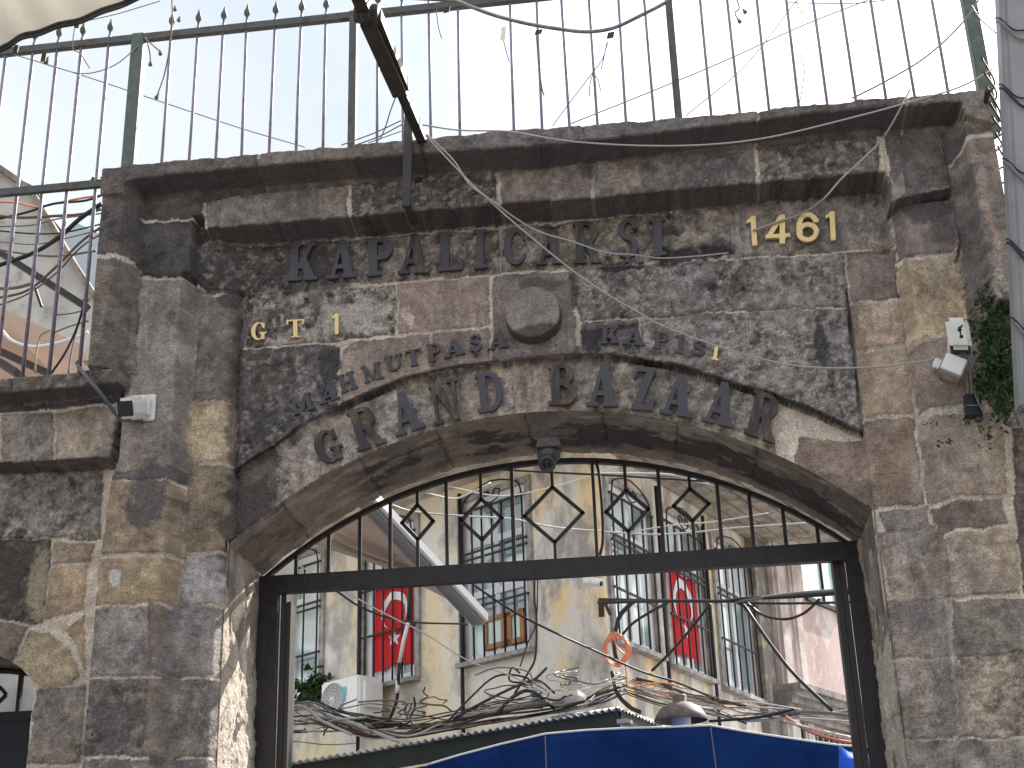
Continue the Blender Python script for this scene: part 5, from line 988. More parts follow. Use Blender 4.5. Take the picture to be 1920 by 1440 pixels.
# the grey pilaster strip that ends the right facade
GP = mat('grey_weathered_pilaster', (.20, .19, .18), .9, c2=(.42, .36, .26), scale=6, lo=.52, hi=.62, bump=.6, bscale=20)
ug = RF.uz(1408, 1150)[0]; b = MB(); RF.box(b, ug, uRend+.03, 0, ZT, 0, .10); b.build('end_pilaster', GP, bld)
def window(fr, rc, mull=1, trans=(.72,), arch=False, grille='full', sash=False, bars=5, label=None):
    u0, u1, z0, z1 = rc; w_ = u1-u0; h_ = z1-z0; b = MB(); f = .07
    for a in ((u0, u0+f, z0, z1), (u1-f, u1, z0, z1), (u0+f, u1-f, z0, z0+f), (u0+f, u1-f, z1-f, z1)): fr.box(b, *a, -.07, -.01)
    for k in range(mull): um = u0+w_*(k+1)/(mull+1); fr.box(b, um-.03, um+.03, z0+f, z1-f, -.065, -.015)
    for tz_ in trans: fr.box(b, u0+f, u1-f, z0+h_*tz_-.035, z0+h_*tz_+.035, -.068, -.008)
    wn = b.build('window', FRAME, bld)
    b = MB(); fr.box(b, u0+f, u1-f, z0+f, z1-f, -.05, -.04); b.build('pane', GLASS, wn)
    b = MB(); fr.box(b, u0-.06, u1+.06, z0-.045, z0-.002, -.10, .10); b.build('sill', SILLM, wn)
    b = MB(); s_w = .07
    fr.box(b, u0-s_w, u0-.002, z0, z1+s_w, -.02, .035); fr.box(b, u1+.002, u1+s_w, z0, z1+s_w, -.02, .035); fr.box(b, u0-.002, u1+.002, z1+.002, z1+s_w, -.02, .035); b.build('surround', SILLM, wn)
    b = MB()
    for k in range(bars+1): uu = u0+.02+(w_-.04)*k/bars; b.tube([fr.p(uu, z0-.01, .05), fr.p(uu, z1-.12, .05)], .011, 5)
    for zz in (z0+h_*.32, z0+h_*.62, z0+h_*.66, z1-.12): fr.box(b, u0-.03, u1+.03, zz-.010, zz+.010, .04, .058)
    c_ = (u0+u1)/2
    for s_ in (-1, 1):
        b.tube(smooth_path([fr.p(c_+s_*w_*.48, z1-.12, .05), fr.p(c_+s_*w_*.42, z1+.02, .05), fr.p(c_+s_*w_*.2, z1+.10, .05), fr.p(c_, z1+.13, .05)]), .009, 5)
        b.tube(smooth_path([fr.p(c_, z1-.1, .05), fr.p(c_+s_*.10, z1-.06, .05), fr.p(c_+s_*.12, z1+.01, .05), fr.p(c_+s_*.05, z1+.03, .05), fr.p(c_+s_*.03, z1-.02, .05)]), .008, 5)
    b.build('window_grille', BARM, wn); return wn
for k, rc in enumerate(WL): wn = window(LF, rc, 1, (.40, .72) if k == 2 else (.70,), bars=[4, 5, 6][k])
for k, rc in enumerate(WR): window(RF, rc, 1, (.70,), bars=[4, 5, 5][k])
# brown sash standing open in the lower part of the left window nearest the corner
u0, u1, z0, z1 = WL[2]; b = MB(); BRN = mat('brown_wood', (.40, .20, .09), .5)
zs0, zs1 = z0+.09, z0+(z1-z0)*.25; um = u0+(u1-u0)*.28
for a, e in ((um, um+(u1-um)*.46), (um+(u1-um)*.52, u1-.09)):
    LF.box(b, a, a+.05, zs0, zs1, -.035, .01); LF.box(b, e-.05, e, zs0, zs1, -.035, .01); LF.box(b, a, e, zs0, zs0+.05, -.035, .01); LF.box(b, a, e, zs1-.05, zs1, -.035, .01)
sh_ = b.build('wooden_sash', BRN, bld)
PGL = mat('pale_glass', (.55, .68, .66), .1, spec=.8)
for a, e in ((um, um+(u1-um)*.46), (um+(u1-um)*.52, u1-.09)): b = MB(); LF.box(b, a+.05, e-.05, zs0+.05, zs1-.05, -.02, -.01); b.build('sash_pane', PGL, sh_)
# dark iron downpipes and shutters rails beside windows
for fr, px, py in ((LF, 681, 1190), (LF, 873, 1150), (RF, 1234, 1120), (RF, 1322, 1150)):
    uu = fr.uz(px, py)[0]; b = MB(); b.tube([fr.p(uu, 3.2, .06), fr.p(uu, z_e-.1, .06)], .02, 8); b.build('drainpipe', BARM, bld)
# patches of fallen plaster and the string course
b = MB(); _, zc_ = LF.uz(960, 1262); b2 = MB()
LF.box(b, -9, uLend, zc_-.62, zc_-.55, 0, .05); b.build('string_course', SILLM, bld)
# eaves with boards
BRD = mat('grey_boards', (.40, .36, .31), .8, c2=(.20, .18, .16), scale=5, stretch=(1, 1, 1), bump=.3); WB = mat('painted_boards', (.62, .56, .50), .7, c2=(.42, .36, .31), scale=4)
EO = .75
b = MB()
for k in range(5):
    o0, o1 = .02+k*EO/5, .02+(k+1)*EO/5-.02
    LF.box(b, -9, tt+uLend+.25, z_e+.02*k, z_e+.03+.02*k, o0, o1)
b.build('eaves_boards', WB, bld)
b = MB()
for k in range(6):
    o0, o1 = .02+k*.95/6, .02+(k+1)*.95/6-.015
    uu0 = (K-RF.o).dot(RF.u)-.25
    RF.box(b, uu0, uRend-.15, z_e+.02*k, z_e+.03+.02*k, o0, o1)
b.build('eaves_boards', BRD, bld)
b = MB(); LF.box(b, -9, tt+uLend+.55, z_e+.03, z_e+.22, EO, EO+.04); b.build('fascia_board', WB, bld)
b = MB(); RF.box(b, (K-RF.o).dot(RF.u)-.4, uRend-.15, z_e+.03, z_e+.22, .95, .99); b.build('fascia_board', BRD, bld)
b = MB(); LF.box(b, -9.2, uLend+tt+.5, z_e+.22, z_e+.5, -6, EO+.05); b.build('roof', BRD, bld)
# ------------------------------------------------------------------ flags
RED = (.78, .035, .045)
def flag(fr, rc, zt, zb, uo, u_w, label):
    nu, nz = 26, 40; vs = []
    for i in range(nu+1):
        for j in range(nz+1):
            s = i/nu; t_ = j/nz; uu = uo+s*u_w; z = zt+(zb-zt)*t_; off = -.02+.02*math.sin(s*15+t_*2)*(.2+t_)+.008*math.sin(s*33); vs.append(fr.p(uu, z+.05*math.sin(s*3.1)*t_-.015*abs(math.sin(s*8)), off*.5+.022))
    root = empty('flag', fr.p(uo, zt)); tag(root, label, 'flag', 'flags hung in the barred windows')
    b = MB(); b.add(vs, [(i*(nz+1)+j, i*(nz+1)+j+1, (i+1)*(nz+1)+j+1, (i+1)*(nz+1)+j) for i in range(nu) for j in range(nz)], True); b.build('cloth', mat('red_cloth', RED, .8, trans=.35), root)
    WH = mat('white_cloth', (.78, .78, .80), .8)
    def onfl(x, y):     # flag coordinates 0..1
        s, t_ = x, y; return fr.p(uo+s*u_w, zt+(zb-zt)*t_+.05*math.sin(s*3.1)*t_-.015*abs(math.sin(s*8)), (-.02+.02*math.sin(s*15+t_*2)*(.2+t_)+.008*math.sin(s*33))*.5+.022+.006)
    asp = u_w/(zt-zb); R1, cx_0, cy_0 = .335, .5, .34; R2, cy2 = .27, .34+.078*asp
    pts_o = []; n = 64; vs = []; fs = []
    for k in range(n):      # ring between outer and shifted inner circle, open to the lower side
        a = 2*math.pi*k/n; ox, oy = cx_0+R1*math.cos(a), cy_0+R1*asp*math.sin(a); ix, iy = cx_0+R2*math.cos(a), cy2+R2*asp*math.sin(a)
        if (ox-ix)*math.cos(a)+(oy-iy)/asp*math.sin(a) < 0: ix, iy = ox, oy
        vs += [onfl(ox, oy), onfl(ix, iy)]
    for k in range(n): j = (k+1) % n; fs.append((2*k, 2*j, 2*j+1, 2*k+1))
    b = MB(); b.add(vs, fs); b.build('crescent', WH, root)
    sp = [onfl(.5, .68)]+[onfl(.5+(.15 if k % 2 == 0 else .06)*math.sin(k*math.pi/5), .68-(.15 if k % 2 == 0 else .06)*asp*math.cos(k*math.pi/5)) for k in range(10)]
    b = MB(); b.add(sp, [(0, k+1, (k+1) % 10+1) for k in range(10)]); b.build('star', WH, root)
u0, u1, z0, z1 = WL[1]; zt_ = LF.uz(740, 1092)[1]; zb_ = LF.uz(740, 1254)[1]; ua = LF.uz(705, 1180)[0]; ub = LF.uz(780, 1180)[0]
flag(LF, WL[1], zt_, zb_, ua, ub-ua, 'red flag with white crescent and star behind the bars left of the open awning')
u0, u1, z0, z1 = WR[1]; zt_ = RF.uz(1270, 1075)[1]; zb_ = RF.uz(1285, 1236)[1]; ua = RF.uz(1254, 1160)[0]; ub = RF.uz(1306, 1160)[0]
flag(RF, WR[1], zt_, zb_, ua, ub-ua, 'red flag hanging behind the bars of the right hand facade')
# ------------------------------------------------------------------ pink building further right
pk = Fr(RF.hit(1447, 1150, .12), 60); pink = empty('pink_building', pk.p(0, 0)); tag(pink, 'pale pink building with a wide blue glass window at the right of the view', 'building')
PINK = mat('pink_plaster', (.60, .47, .44), .85, c2=(.46, .34, .32), scale=1.5, bump=.3, c3=(.66, .6, .58), s3=3); PALE = mat('pale_moulding', (.66, .60, .57), .8, c2=(.45, .38, .36), scale=4)
upw0, upw1 = pk.uz(1504, 1080)[0], pk.uz(1568, 1080)[0]; zpw0, zpw1 = pk.uz(1535, 1136)[1], pk.uz(1535, 965)[1]
me = fill2d([[(0, 0), (9, 0), (9, ZT+1.2), (0, ZT+1.2)], [(upw0, zpw0), (upw0, zpw1), (upw1, zpw1), (upw1, zpw0)]], .3)
for v in me.vertices: x, y, z = v.co; v.co = pk.p(x, y, -.15+z)-pink.location
o = bpy.data.objects.new('wall', me); me.name = 'wall'; col.objects.link(o); me.materials.append(PINK); o.parent = pink
b = MB(); pk.box(b, upw0, upw1, zpw0, zpw1, -.06, -.05); gp_ = b.build('window', mat('blue_glass', (.48, .68, .70), .1, spec=.9, c2=(.72, .88, .88), scale=1.2, lo=.47, hi=.53, detail=1), pink)
b = MB(); um = upw0+(upw1-upw0)*.62
for a in (upw0, um, upw1-.02): pk.box(b, a, a+.02, zpw0, zpw1, -.05, -.02)
pk.box(b, upw0, upw1, zpw0, zpw0+.05, -.12, .05); b.build('window_frame', BARM, gp_)
for px0, px1, off in ((1450, 1464, .10), (1486, 1496, .05)):
    if off == 0: continue
    a, e = pk.uz(px0, 1150)[0], pk.uz(px1, 1150)[0]; b = MB(); pk.box(b, a, e, 0, ZT+1, 0, off); pk.box(b, a-.05, a+.02, 0, ZT+1, 0, off*.6); b.build('pilaster', PALE, pink)
zco = pk.uz(1500, 1300)[1]; b = MB()
for k in range(5): pk.box(b, -.15, 9, zco-.07*(k+1), zco-.07*k, 0, .34-.06*k)
b.build('cornice', mat('weathered_cornice', (.36, .33, .30), .85, c2=(.18, .17, .16), scale=5, bump=.4), pink)
b = MB(); pk.box(b, .1, 9, zco-1.1, zco-.42, .001, .01); dv_ = b.build('shop_window_band', DARKIN, pink)
b = MB()
for k in range(34): pk.box(b, .15+k*.16, .18+k*.16, zco-1.1, zco-.42, .02, .05)
pk.box(b, .1, 9, zco-.62, zco-.58, .02, .055); b.build('shop_grille', SILLM, pink)
# ------------------------------------------------------------------ left awning box beyond the arch
t = empty('shop_awning', q3(800, 1050, 2.6)); tag(t, 'open shop awning with salmon underside and white front beam seen through the fanlight', 'awning')
e0 = q3(690, 918, 1.9); e1 = q3(912, 1158, 4.3); ed = (e1-e0).normalized()
AL = mat('white_aluminium', (.72, .73, .75), .4); AG = mat('grey_aluminium', (.30, .31, .33), .5, c2=(.24, .24, .25), scale=40, stretch=(1, 1, 8)); SAL = mat('salmon_cloth', (.46, .34, .28), .9, c2=(.40, .30, .25), scale=2, trans=.1)
up = Vector((0, 0, 1)); sd_ = ed.cross(up).normalized(); 
b = MB(); b.bar(e0, e1, .04, .085, up); b.build('front_beam', AL, t, .008)
b = MB(); b.bar(e0-sd_*.065-up*.04, e1-sd_*.065-up*.04, .085, .04, up); b.bar(e0-sd_*.115-up*.05, e1-sd_*.115-up*.05, .012, .045, up); b.build('beam_underside', AG, t)
b = MB(); f0, f1 = q3(470, 985, 3.4), q3(700, 1180, 6.0)
g0 = q3(590, 1010, 3.6); g1 = q3(880, 1135, 4.6)
b.add([e0-sd_*.13-up*.05, e1-sd_*.13-up*.05, q3(862, 1134, 4.7), q3(596, 1004, 4.0)], [(0, 1, 2, 3)]); b.build('awning_cloth', SAL, t)
b = MB(); b.bar(q3(625, 1005, 3.3), q3(740, 1050, 3.5), .05, .06); b.bar(q3(590, 1012, 3.3), q3(1, 1, 3.3) if False else q3(800, 1080, 3.9), .09, .05); b.build('folding_arm', mat('pale_arm', (.45, .38, .33), .5), t)
# ------------------------------------------------------------------ air conditioner
ac = empty('air_conditioner', LF.hit(650, 1305, .3)); tag(ac, 'white outdoor air conditioning unit with round fan grille under the flag window', 'air conditioner')
ul, ur = LF.uz(601, 1310, .45)[0], LF.uz(660, 1310, .45)[0]; zb0, zt0 = LF.uz(640, 1350, .45)[1], LF.uz(640, 1272, .45)[1]
b = MB(); LF.box(b, ul, ur+.10, zb0, zt0, .12, .45); b.build('casing', WHITEP, ac, .02)
cu, cz = ul+(ur-ul)*.40, (zb0+zt0)/2; Rf = (zt0-zb0)*.44
b = MB(); c = LF.p(cu, cz, .452); b.lathe(c, [(Rf, -.002), (Rf, .008), (Rf*.96, .008), (Rf*.96, 0), (0, 0)], 30, LF.n); b.build('fan_recess', mat('fan_grey', (.42, .43, .44), .6), ac)
b = MB()
for r_ in (.25, .45, .62, .78, .92): b.tube([c+LF.n*.012+(LF.u*math.cos(a)+up*math.sin(a))*Rf*r_ for a in np.linspace(0, 6.2832, 28)], .0028, 4, False)
for k in range(22): a = k*6.2832/22; a2 = a+.35; b.tube([c+LF.n*.012+(LF.u*math.cos(a)+up*math.sin(a))*Rf*.15, c+LF.n*.012+(LF.u*math.cos(a2)+up*math.sin(a2))*Rf*.98], .0025, 4, False)
b.lathe(c+LF.n*.01, [(Rf*.17, 0), (Rf*.17, .008), (0, .010)], 16, LF.n); b.build('fan_grille', WHITEP, ac)
b = MB()
for q in ((.76, .66, .035, .05), (.76, .50, .025, .03)): LF.box(b, ul+(ur-ul)*q[0]-q[2], ul+(ur-ul)*q[0]+q[2], zb0+(zt0-zb0)*q[1]-q[3], zb0+(zt0-zb0)*q[1]+q[3], .452, .455)
b.build('blue_badge', mat('light_blue_print', (.15, .50, .66), .5), ac)
b = MB(); LF.box(b, ur+.10, ur+.15, zb0+.1, zt0-.06, .16, .40); b.build('side_cover', WHITEP, ac, .01)
b = MB(); LF.box(b, ul+.08, ul+.12, zb0-.04, zb0, -.0, .44); LF.box(b, ur-.0, ur+.04, zb0-.04, zb0, .0, .44); b.build('wall_bracket', BARM, ac)
# striped cable pole in front of the flag
t = empty('cable_mast', q3(745, 1230, 6)); tag(t, 'black and white sleeved cable rising in front of the flag window', 'cable')
def lf(px, py, o=.25): return LF.hit(px, py, o)
b = MB(); b.tube([lf(769, 1090), lf(766, 1165)], .022, 8); b.build('black_sleeve', WIREB, t); b = MB(); b.tube([lf(749, 1243), lf(746, 1285)], .020, 8); b.build('black_sleeve', WIREB, t)
b = MB(); b.tube([lf(766, 1165), lf(757, 1200), lf(749, 1243)], .020, 8); b.tube([lf(746, 1277), lf(745, 1300)], .022, 8); b.build('white_sleeve', FRAME, t)
b = MB(); b.tube(smooth_path([lf(746, 1296), lf(742, 1320), lf(728, 1352), lf(708, 1378)]), .018, 6); b.build('cable_tail', WIREB, t)
# ------------------------------------------------------------------ cameras beyond
t = empty('bullet_camera', LF.hit(1108, 1090, .15)); tag(t, 'small white bullet camera on the rounded corner of the yellow building', 'camera')
ccx = q3(1103, 1088, 4.55)
b = MB(); b.obox(ccx, (.045, 0, 0), (0, .06, 0), (0, 0, .042)); b.build('junction_box', WHITEP, t, .01)
b = MB(); dv = Vector((.62, -.55, -.35)).normalized(); b.lathe(q3(1120, 1092, 4.35), [(0, -.08), (.034, -.078), (.036, .05), (.030, .055), (0, .05)], 16, dv); bb = b.build('camera_body', WHITEP, t)
b = MB(); b.lathe(q3(1120, 1092, 4.35)+dv*.052, [(.026, 0), (.024, .004), (0, .005)], 14, dv); b.build('lens', LENS, bb)
# iron bracket carrying cable bundles
t = empty('cable_bracket', q3(1128, 1125, 4.5)); tag(t, 'rusty iron wall bracket holding the thick cable bundle at the building corner', 'bracket')
RUST = mat('rusty_iron', (.05, .03, .025), .8, c2=(.10, .05, .03), scale=15)
b = MB(); b.bar(q3(1127, 1124, 4.4), q3(1128, 1156, 4.4), .05, .04, (0, 1, 0)); b.bar(q3(1124, 1124, 4.4), q3(1240, 1126, 4.2), .022, .022); b.bar(q3(1135, 1132, 4.4), q3(1144, 1152, 4.35), .03, .02, (0, 1, 0)); b.build('bracket_arm', RUST, t)
# ------------------------------------------------------------------ corrugated roof kiosk
t = empty('kiosk_roof', q3(900, 1390, 3)); tag(t, 'lean-to stall roof of white corrugated sheet on dark green boards below the cables', 'stall roof')
COR = mat('white_corrugated', (.62, .63, .62), .45, c2=(.35, .34, .32), scale=5); DG = mat('dark_green_board', (.018, .03, .026), .6, c2=(.03, .04, .035), scale=5)
k0, k1, k2, k3 = q3(530, 1432, 2.55), q3(1160, 1327, 3.2), q3(1245, 1362, 3.9), q3(1330, 1392, 4.6)
def corr(a, bq, back, name):
    L_ = (bq-a).length; n = int(L_/.012); vs = []; d = (bq-a)/n
    for i in range(n+1):
        z = .012*math.sin(i*.012/.055*2*math.pi); q = a+d*i; vs += [q+Vector((0, 0, z)), q+back+Vector((0, 0, z)), q+Vector((0, 0, z-.008)), q+back+Vector((0, 0, z-.008))]
    fs = []
    for i in range(n): k = i*4; fs += [(k, k+4, k+5, k+1), (k+2, k+3, k+7, k+6), (k, k+2, k+6, k+4)]
    b = MB(); b.add(vs, fs, True); b.build(name, COR, t)
bk = Vector((.25, 1.3, .10))
corr(k0, k1, bk, 'corrugated_sheet'); corr(k1, k2, Vector((-.6, .9, .1)), 'corrugated_sheet'); corr(k2, k3, Vector((-.6, .9, .1)), 'corrugated_sheet')
b = MB()
for a, e in ((k0, k1), (k1, k2), (k2, k3)): b.bar(a+Vector((.0, .06, -.09)), e+Vector((0, .06, -.09)), .03, .14, (0, 0, 1))
b.build('fascia_board', DG, t)
b = MB(); b.box8([k0+Vector((.1, .14, -1.6)), k1+Vector((0, .14, -1.6)), k1+Vector((.1, 1.1, -1.6)), k0+Vector((.3, 1.1, -1.6)), k0+Vector((.1, .14, -.16)), k1+Vector((0, .14, -.16)), k1+Vector((.1, 1.1, -.1)), k0+Vector((.3, 1.1, -.1))]); b.box8([k1+Vector((.02, .14, -1.6)), k3+Vector((0, .2, -1.6)), k3+Vector((.1, 1.1, -1.6)), k1+Vector((.12, 1.1, -1.6)), k1+Vector((.02, .14, -.16)), k3+Vector((0, .2, -.16)), k3+Vector((.1, 1.1, -.1)), k1+Vector((.12, 1.1, -.1))]); b.build('stall_body', DG, t)
# white box lying on the cables and the small camera below the ridge
b = MB(); c = q3(1061, 1309, 3.6); b.obox(c, (.13, -.02, .02), (.03, .12, 0), (0, 0, .022)); tag(b.build('plastic_box', WHITEP, bevel=.006), 'flat white plastic box lying among the cables above the stall roof', 'box')
t = empty('small_camera', q3(1170, 1358, 2.9)); tag(t, 'small beige camera on a short post under the roof ridge', 'camera')
b = MB(); c = q3(1168, 1354, 2.9); b.obox(c, (.045, 0, 0), (0, .04, 0), (0, 0, .018)); b.obox(c+Vector((.04, -.02, .0)), (.025, -.01, -.008), (.01, .03, 0), (.003, 0, .014)); b.build('camera_body', mat('beige_plastic', (.45, .40, .36), .5), t, .004)
b = MB(); b.tube([c+Vector((-.01, 0, -.01)), c+Vector((-.01, 0, -.06))], .012, 8); b.build('post', FRAME, t)
# ------------------------------------------------------------------ blue tarpaulin canopy
TARP = mat('blue_tarpaulin', (.003, .030, .15), .7, c2=(.002, .018, .10), scale=3, trans=.06, spec=.1); TE = mat('white_sunlit_rim', (.66, .67, .70), .6); SEAM = mat('grey_seam', (.16, .16, .17), .8)
t = empty('blue_canopy', q3(1250, 1400, 1.9)); tag(t, 'blue tarpaulin canopy with a white sunlit rim added along its ridge at the bottom of the view', 'canopy')
rid = [(800, 1436), (860, 1418), (940, 1397), (1022, 1378), (1100, 1371), (1180, 1367), (1260, 1365), (1332, 1362), (1400, 1374), (1480, 1386), (1572, 1399), (1640, 1404), (1700, 1410)]
yr = lambda x: 2.0+.25*math.sin((x-800)/900*3)
rp_ = [q3(x, y, yr(x)) for x, y in rid]; r0 = [rp_[i].lerp(rp_[i+1], k/5) for i in range(len(rp_)-1) for k in range(5)]+[rp_[-1]]; rows = [r0]
nR = len(r0)
for k in range(1, 8):
    row = []
    for i, p in enumerate(r0):
        s = k/7; near = min(abs(i-15), abs(i-35), abs(i-50))/8.; sag = .10*s*min(near, 1)**.8; fold = .05*math.sin(i*.55+k*.9)*s; row.append(p+Vector((.02*s, -.20*s+sag+fold*.7, -.48*s-.05*s*s+.02*math.sin(i*1.1+k)*s)))
    rows.append(row)
cloth_patch('tarpaulin', rows, TARP, t)
back_ = [[p+Vector((.1*s, 1.2*s, -.18*s*s-.0*s)) for p in r0] for s in (0, .25, .5, .75, 1)]
cloth_patch('rear_slope', back_, TARP, t)
b = MB(); b.tube([p+Vector((0, 0, .006)) for p in r0], .009, 6); b.build('ridge_lit_rim', TE, t)  # sunlit top edge of the canopy, added as a white tube
for i in (15, 35, 50):
    b = MB(); b.tube([rows[k][i]+Vector((0, -.006, .002)) for k in range(8)], .0045, 5); b.build('seam', SEAM, t)
t = empty('blue_valance', q3(1600, 1425, 1.6)); tag(t, 'bright blue sunlit strip of cloth hanging at the right end of the canopy', 'canopy')
BRB = mat('sunlit_blue_cloth', (.02, .16, .62), .5, trans=.5)  # brighter than the canopy blue: sunlight through the cloth put into the colour
cloth_patch('cloth', [[q3(1574, 1398, 1.75), q3(1590, 1410, 1.75), q3(1640, 1416, 1.75)], [q3(1572, 1440, 1.72), q3(1592, 1444, 1.7), q3(1644, 1448, 1.72)], [q3(1570, 1500, 1.7), q3(1594, 1500, 1.68), q3(1650, 1500, 1.7)]], BRB, t)
# ------------------------------------------------------------------ hanging lamp
t = empty('street_lamp', q3(1278, 1330, 3.4)); tag(t, 'old white enamel lamp shade with a pale globe hanging above the blue canopy', 'lamp')
LM = mat('old_enamel', (.15, .13, .115), .6, c2=(.09, .075, .065), scale=10, stretch=(3, 3, .6)); c = q3(1277, 1352, 3.4)
hs = .0
b = MB(); b.lathe(c, [(.205, 0), (.208, .012), (.19, .05), (.155, .10), (.09, .135), (.055, .14), (.05, .145), (.058, .19), (.05, .20), (0, .20)], 36); b.lathe(c, [(.20, .002), (.185, .045), (.15, .09), (.05, .12)], 36); b.build('lamp_shade', LM, t)
b = MB(); b.lathe(c, [(0, -.03), (.075, -.03), (.078, .04), (.06, .09), (0, .10)], 20); b.build('globe', FRAME, t)
# ------------------------------------------------------------------ cables beyond the arch
gb = 'cables strung in front of the corner building'
thick = [([(1122, 1130, 4.3), (1180, 1128, 4.0), (1240, 1127, 3.7), (1300, 1127, 3.5), (1360, 1127, 3.3), (1400, 1122, 3.2), (1480, 1119, 3.0), (1580, 1112, 2.8), (1640, 1108, 2.6)], .015, WIREB, 'thick dark cable bundle running level across the right facade'),
 ([(1370, 1128, 3.3), (1400, 1125, 3.2), (1480, 1114, 3.0), (1580, 1106, 2.8), (1640, 1100, 2.6)], .014, WIRE, 'grey cable bundle above the thick dark bundle'), ([(1370, 1128, 3.3), (1430, 1131, 3.2), (1510, 1131, 3.0), (1640, 1128, 2.6)], .010, WIREB, 'lower level cable beside the bundle'),
 ([(1400, 1130, 3.2), (1425, 1150, 3.2), (1450, 1159, 3.1), (1480, 1160, 3.0), (1510, 1148, 3.0), (1538, 1122, 2.9)], .011, WIREB, 'black cable looping down below the bundle'), ([(1375, 1124, 3.3), (1395, 1136, 3.3), (1415, 1165, 3.2), (1450, 1215, 3.1), (1490, 1265, 3.0), (1560, 1332, 2.8)], .015, WIREB, 'black cable diving from the bundle to the lower right'),
 ([(1222, 1258, 3.8), (1260, 1220, 3.7), (1300, 1173, 3.5), (1332, 1132, 3.4)], .012, WIREB, 'dark cable crossing the right flag upwards'), ([(1165, 1192, 4.2), (1185, 1170, 4.1), (1215, 1150, 4.0), (1252, 1130, 3.8)], .012, WIREB, 'dark cable from the coil up to the bundle'),
 ([(1160, 1250, 4.2), (1152, 1210, 4.2), (1160, 1160, 4.2), (1180, 1135, 4.2), (1190, 1127, 4.2)], .020, WIREB, 'cables rising past the orange coil to the bracket'), ([(1148, 1260, 4.2), (1158, 1300, 4.1), (1180, 1325, 4.0), (1200, 1335, 3.9)], .020, WIREB, 'black tube running down from the coil to the stall roof'),
 ([(620, 1100, 2.5), (680, 1140, 2.7), (760, 1165, 3), (870, 1170, 3.5), (870, 1172, 3.5)], .008, WIREB, 'dark cable sagging past the left flag'), ([(560, 1060, 2), (640, 1105, 2.2), (720, 1150, 2.4), (800, 1190, 2.8), (880, 1240, 3.2), (960, 1268, 3.6), (1040, 1310, 3.8)], .005, WIREW, 'pale wire slanting down across the left facade'),
 ([(890, 1098, 3), (960, 1145, 3.2), (1040, 1186, 3.4), (1120, 1222, 3.6), (1200, 1258, 3.7), (1270, 1280, 3.8), (1340, 1310, 3.6)], .009, WIREB, 'long dark wire slanting down in front of the rounded corner'),
 ([(1003, 1062, 4), (1002, 1120, 4), (1006, 1160, 4), (1004, 1230, 4), (990, 1262, 4), (965, 1300, 3.9)], .010, WIREB, 'black cable hanging down the rounded corner'), ([(1008, 1062, 4), (1006, 1160, 4), (990, 1205, 4), (975, 1250, 4)], .006, WIREB, 'thin cable beside the hanging black cable'),
 ([(730, 945, 2), (780, 960, 2.2), (880, 968, 2.4), (960, 973, 2.6), (1030, 987, 2.8), (1110, 995, 3), (1220, 1002, 3), (1300, 998, 3), (1400, 988, 2.8), (1520, 980, 2.6)], .007, WIREW, 'pale cable sagging across behind the diamonds'), ([(1180, 998, 3), (1260, 985, 3), (1340, 978, 3), (1440, 962, 2.8)], .006, WIREW, 'second pale cable behind the right diamonds'),
 ([(800, 925, 2), (850, 935, 2.2), (880, 925, 2.3), (920, 905, 2.4)], .007, WIREW, 'white cable curving near the left diamonds'), ([(840, 912, 2.5), (940, 930, 2.8), (1040, 912, 3.1), (1110, 890, 3.3), (1180, 868, 3.4)], .005, WIREW, 'thin white cable under the crown of the arch'),
 ([(930, 880, 2), (1040, 886, 2), (1160, 892, 2), (1350, 904, 2)], .008, WIREB, 'dark cable stretched just under the arch crown'), ([(1100, 888, 2.2), (1250, 890, 2.2), (1320, 906, 2.2), (1340, 908, 2.2)], .010, WIREW, 'white tube stretched under the arch crown on the right')]
for i, (pts, r, m, lb) in enumerate(thick): cable(pts, r, m, lb, gb, 6)
# orange coil
t = empty('cable_coil', q3(1158, 1218, 4.0)); tag(t, 'coil of orange cable hanging on the corner of the yellow building', 'cable coil')
b = MB(); rs = random.Random(4)
for k in range(6):
    cx_, cy_ = 1157+rs.uniform(-4, 4), 1218+rs.uniform(-4, 4); rx_, ry_ = 22+rs.uniform(-3, 2), 27+rs.uniform(-3, 2); b.tube([q3(cx_+rx_*math.cos(a), cy_+ry_*math.sin(a)+2*math.sin(2*a+k), 4.0-.02*k) for a in np.linspace(0, 6.283, 26)], .0062, 6, False)
b.build('loops', WIREO, t); b = MB(); b.tube(smooth_path([q3(1172, 1240, 4), q3(1174, 1262, 4), q3(1176, 1290, 4)]), .007, 6); b.tube(smooth_path([q3(1150, 1195, 4), q3(1158, 1215, 3.98), q3(1178, 1232, 4)]), .007, 6); b.build('tail', WIREO, t)
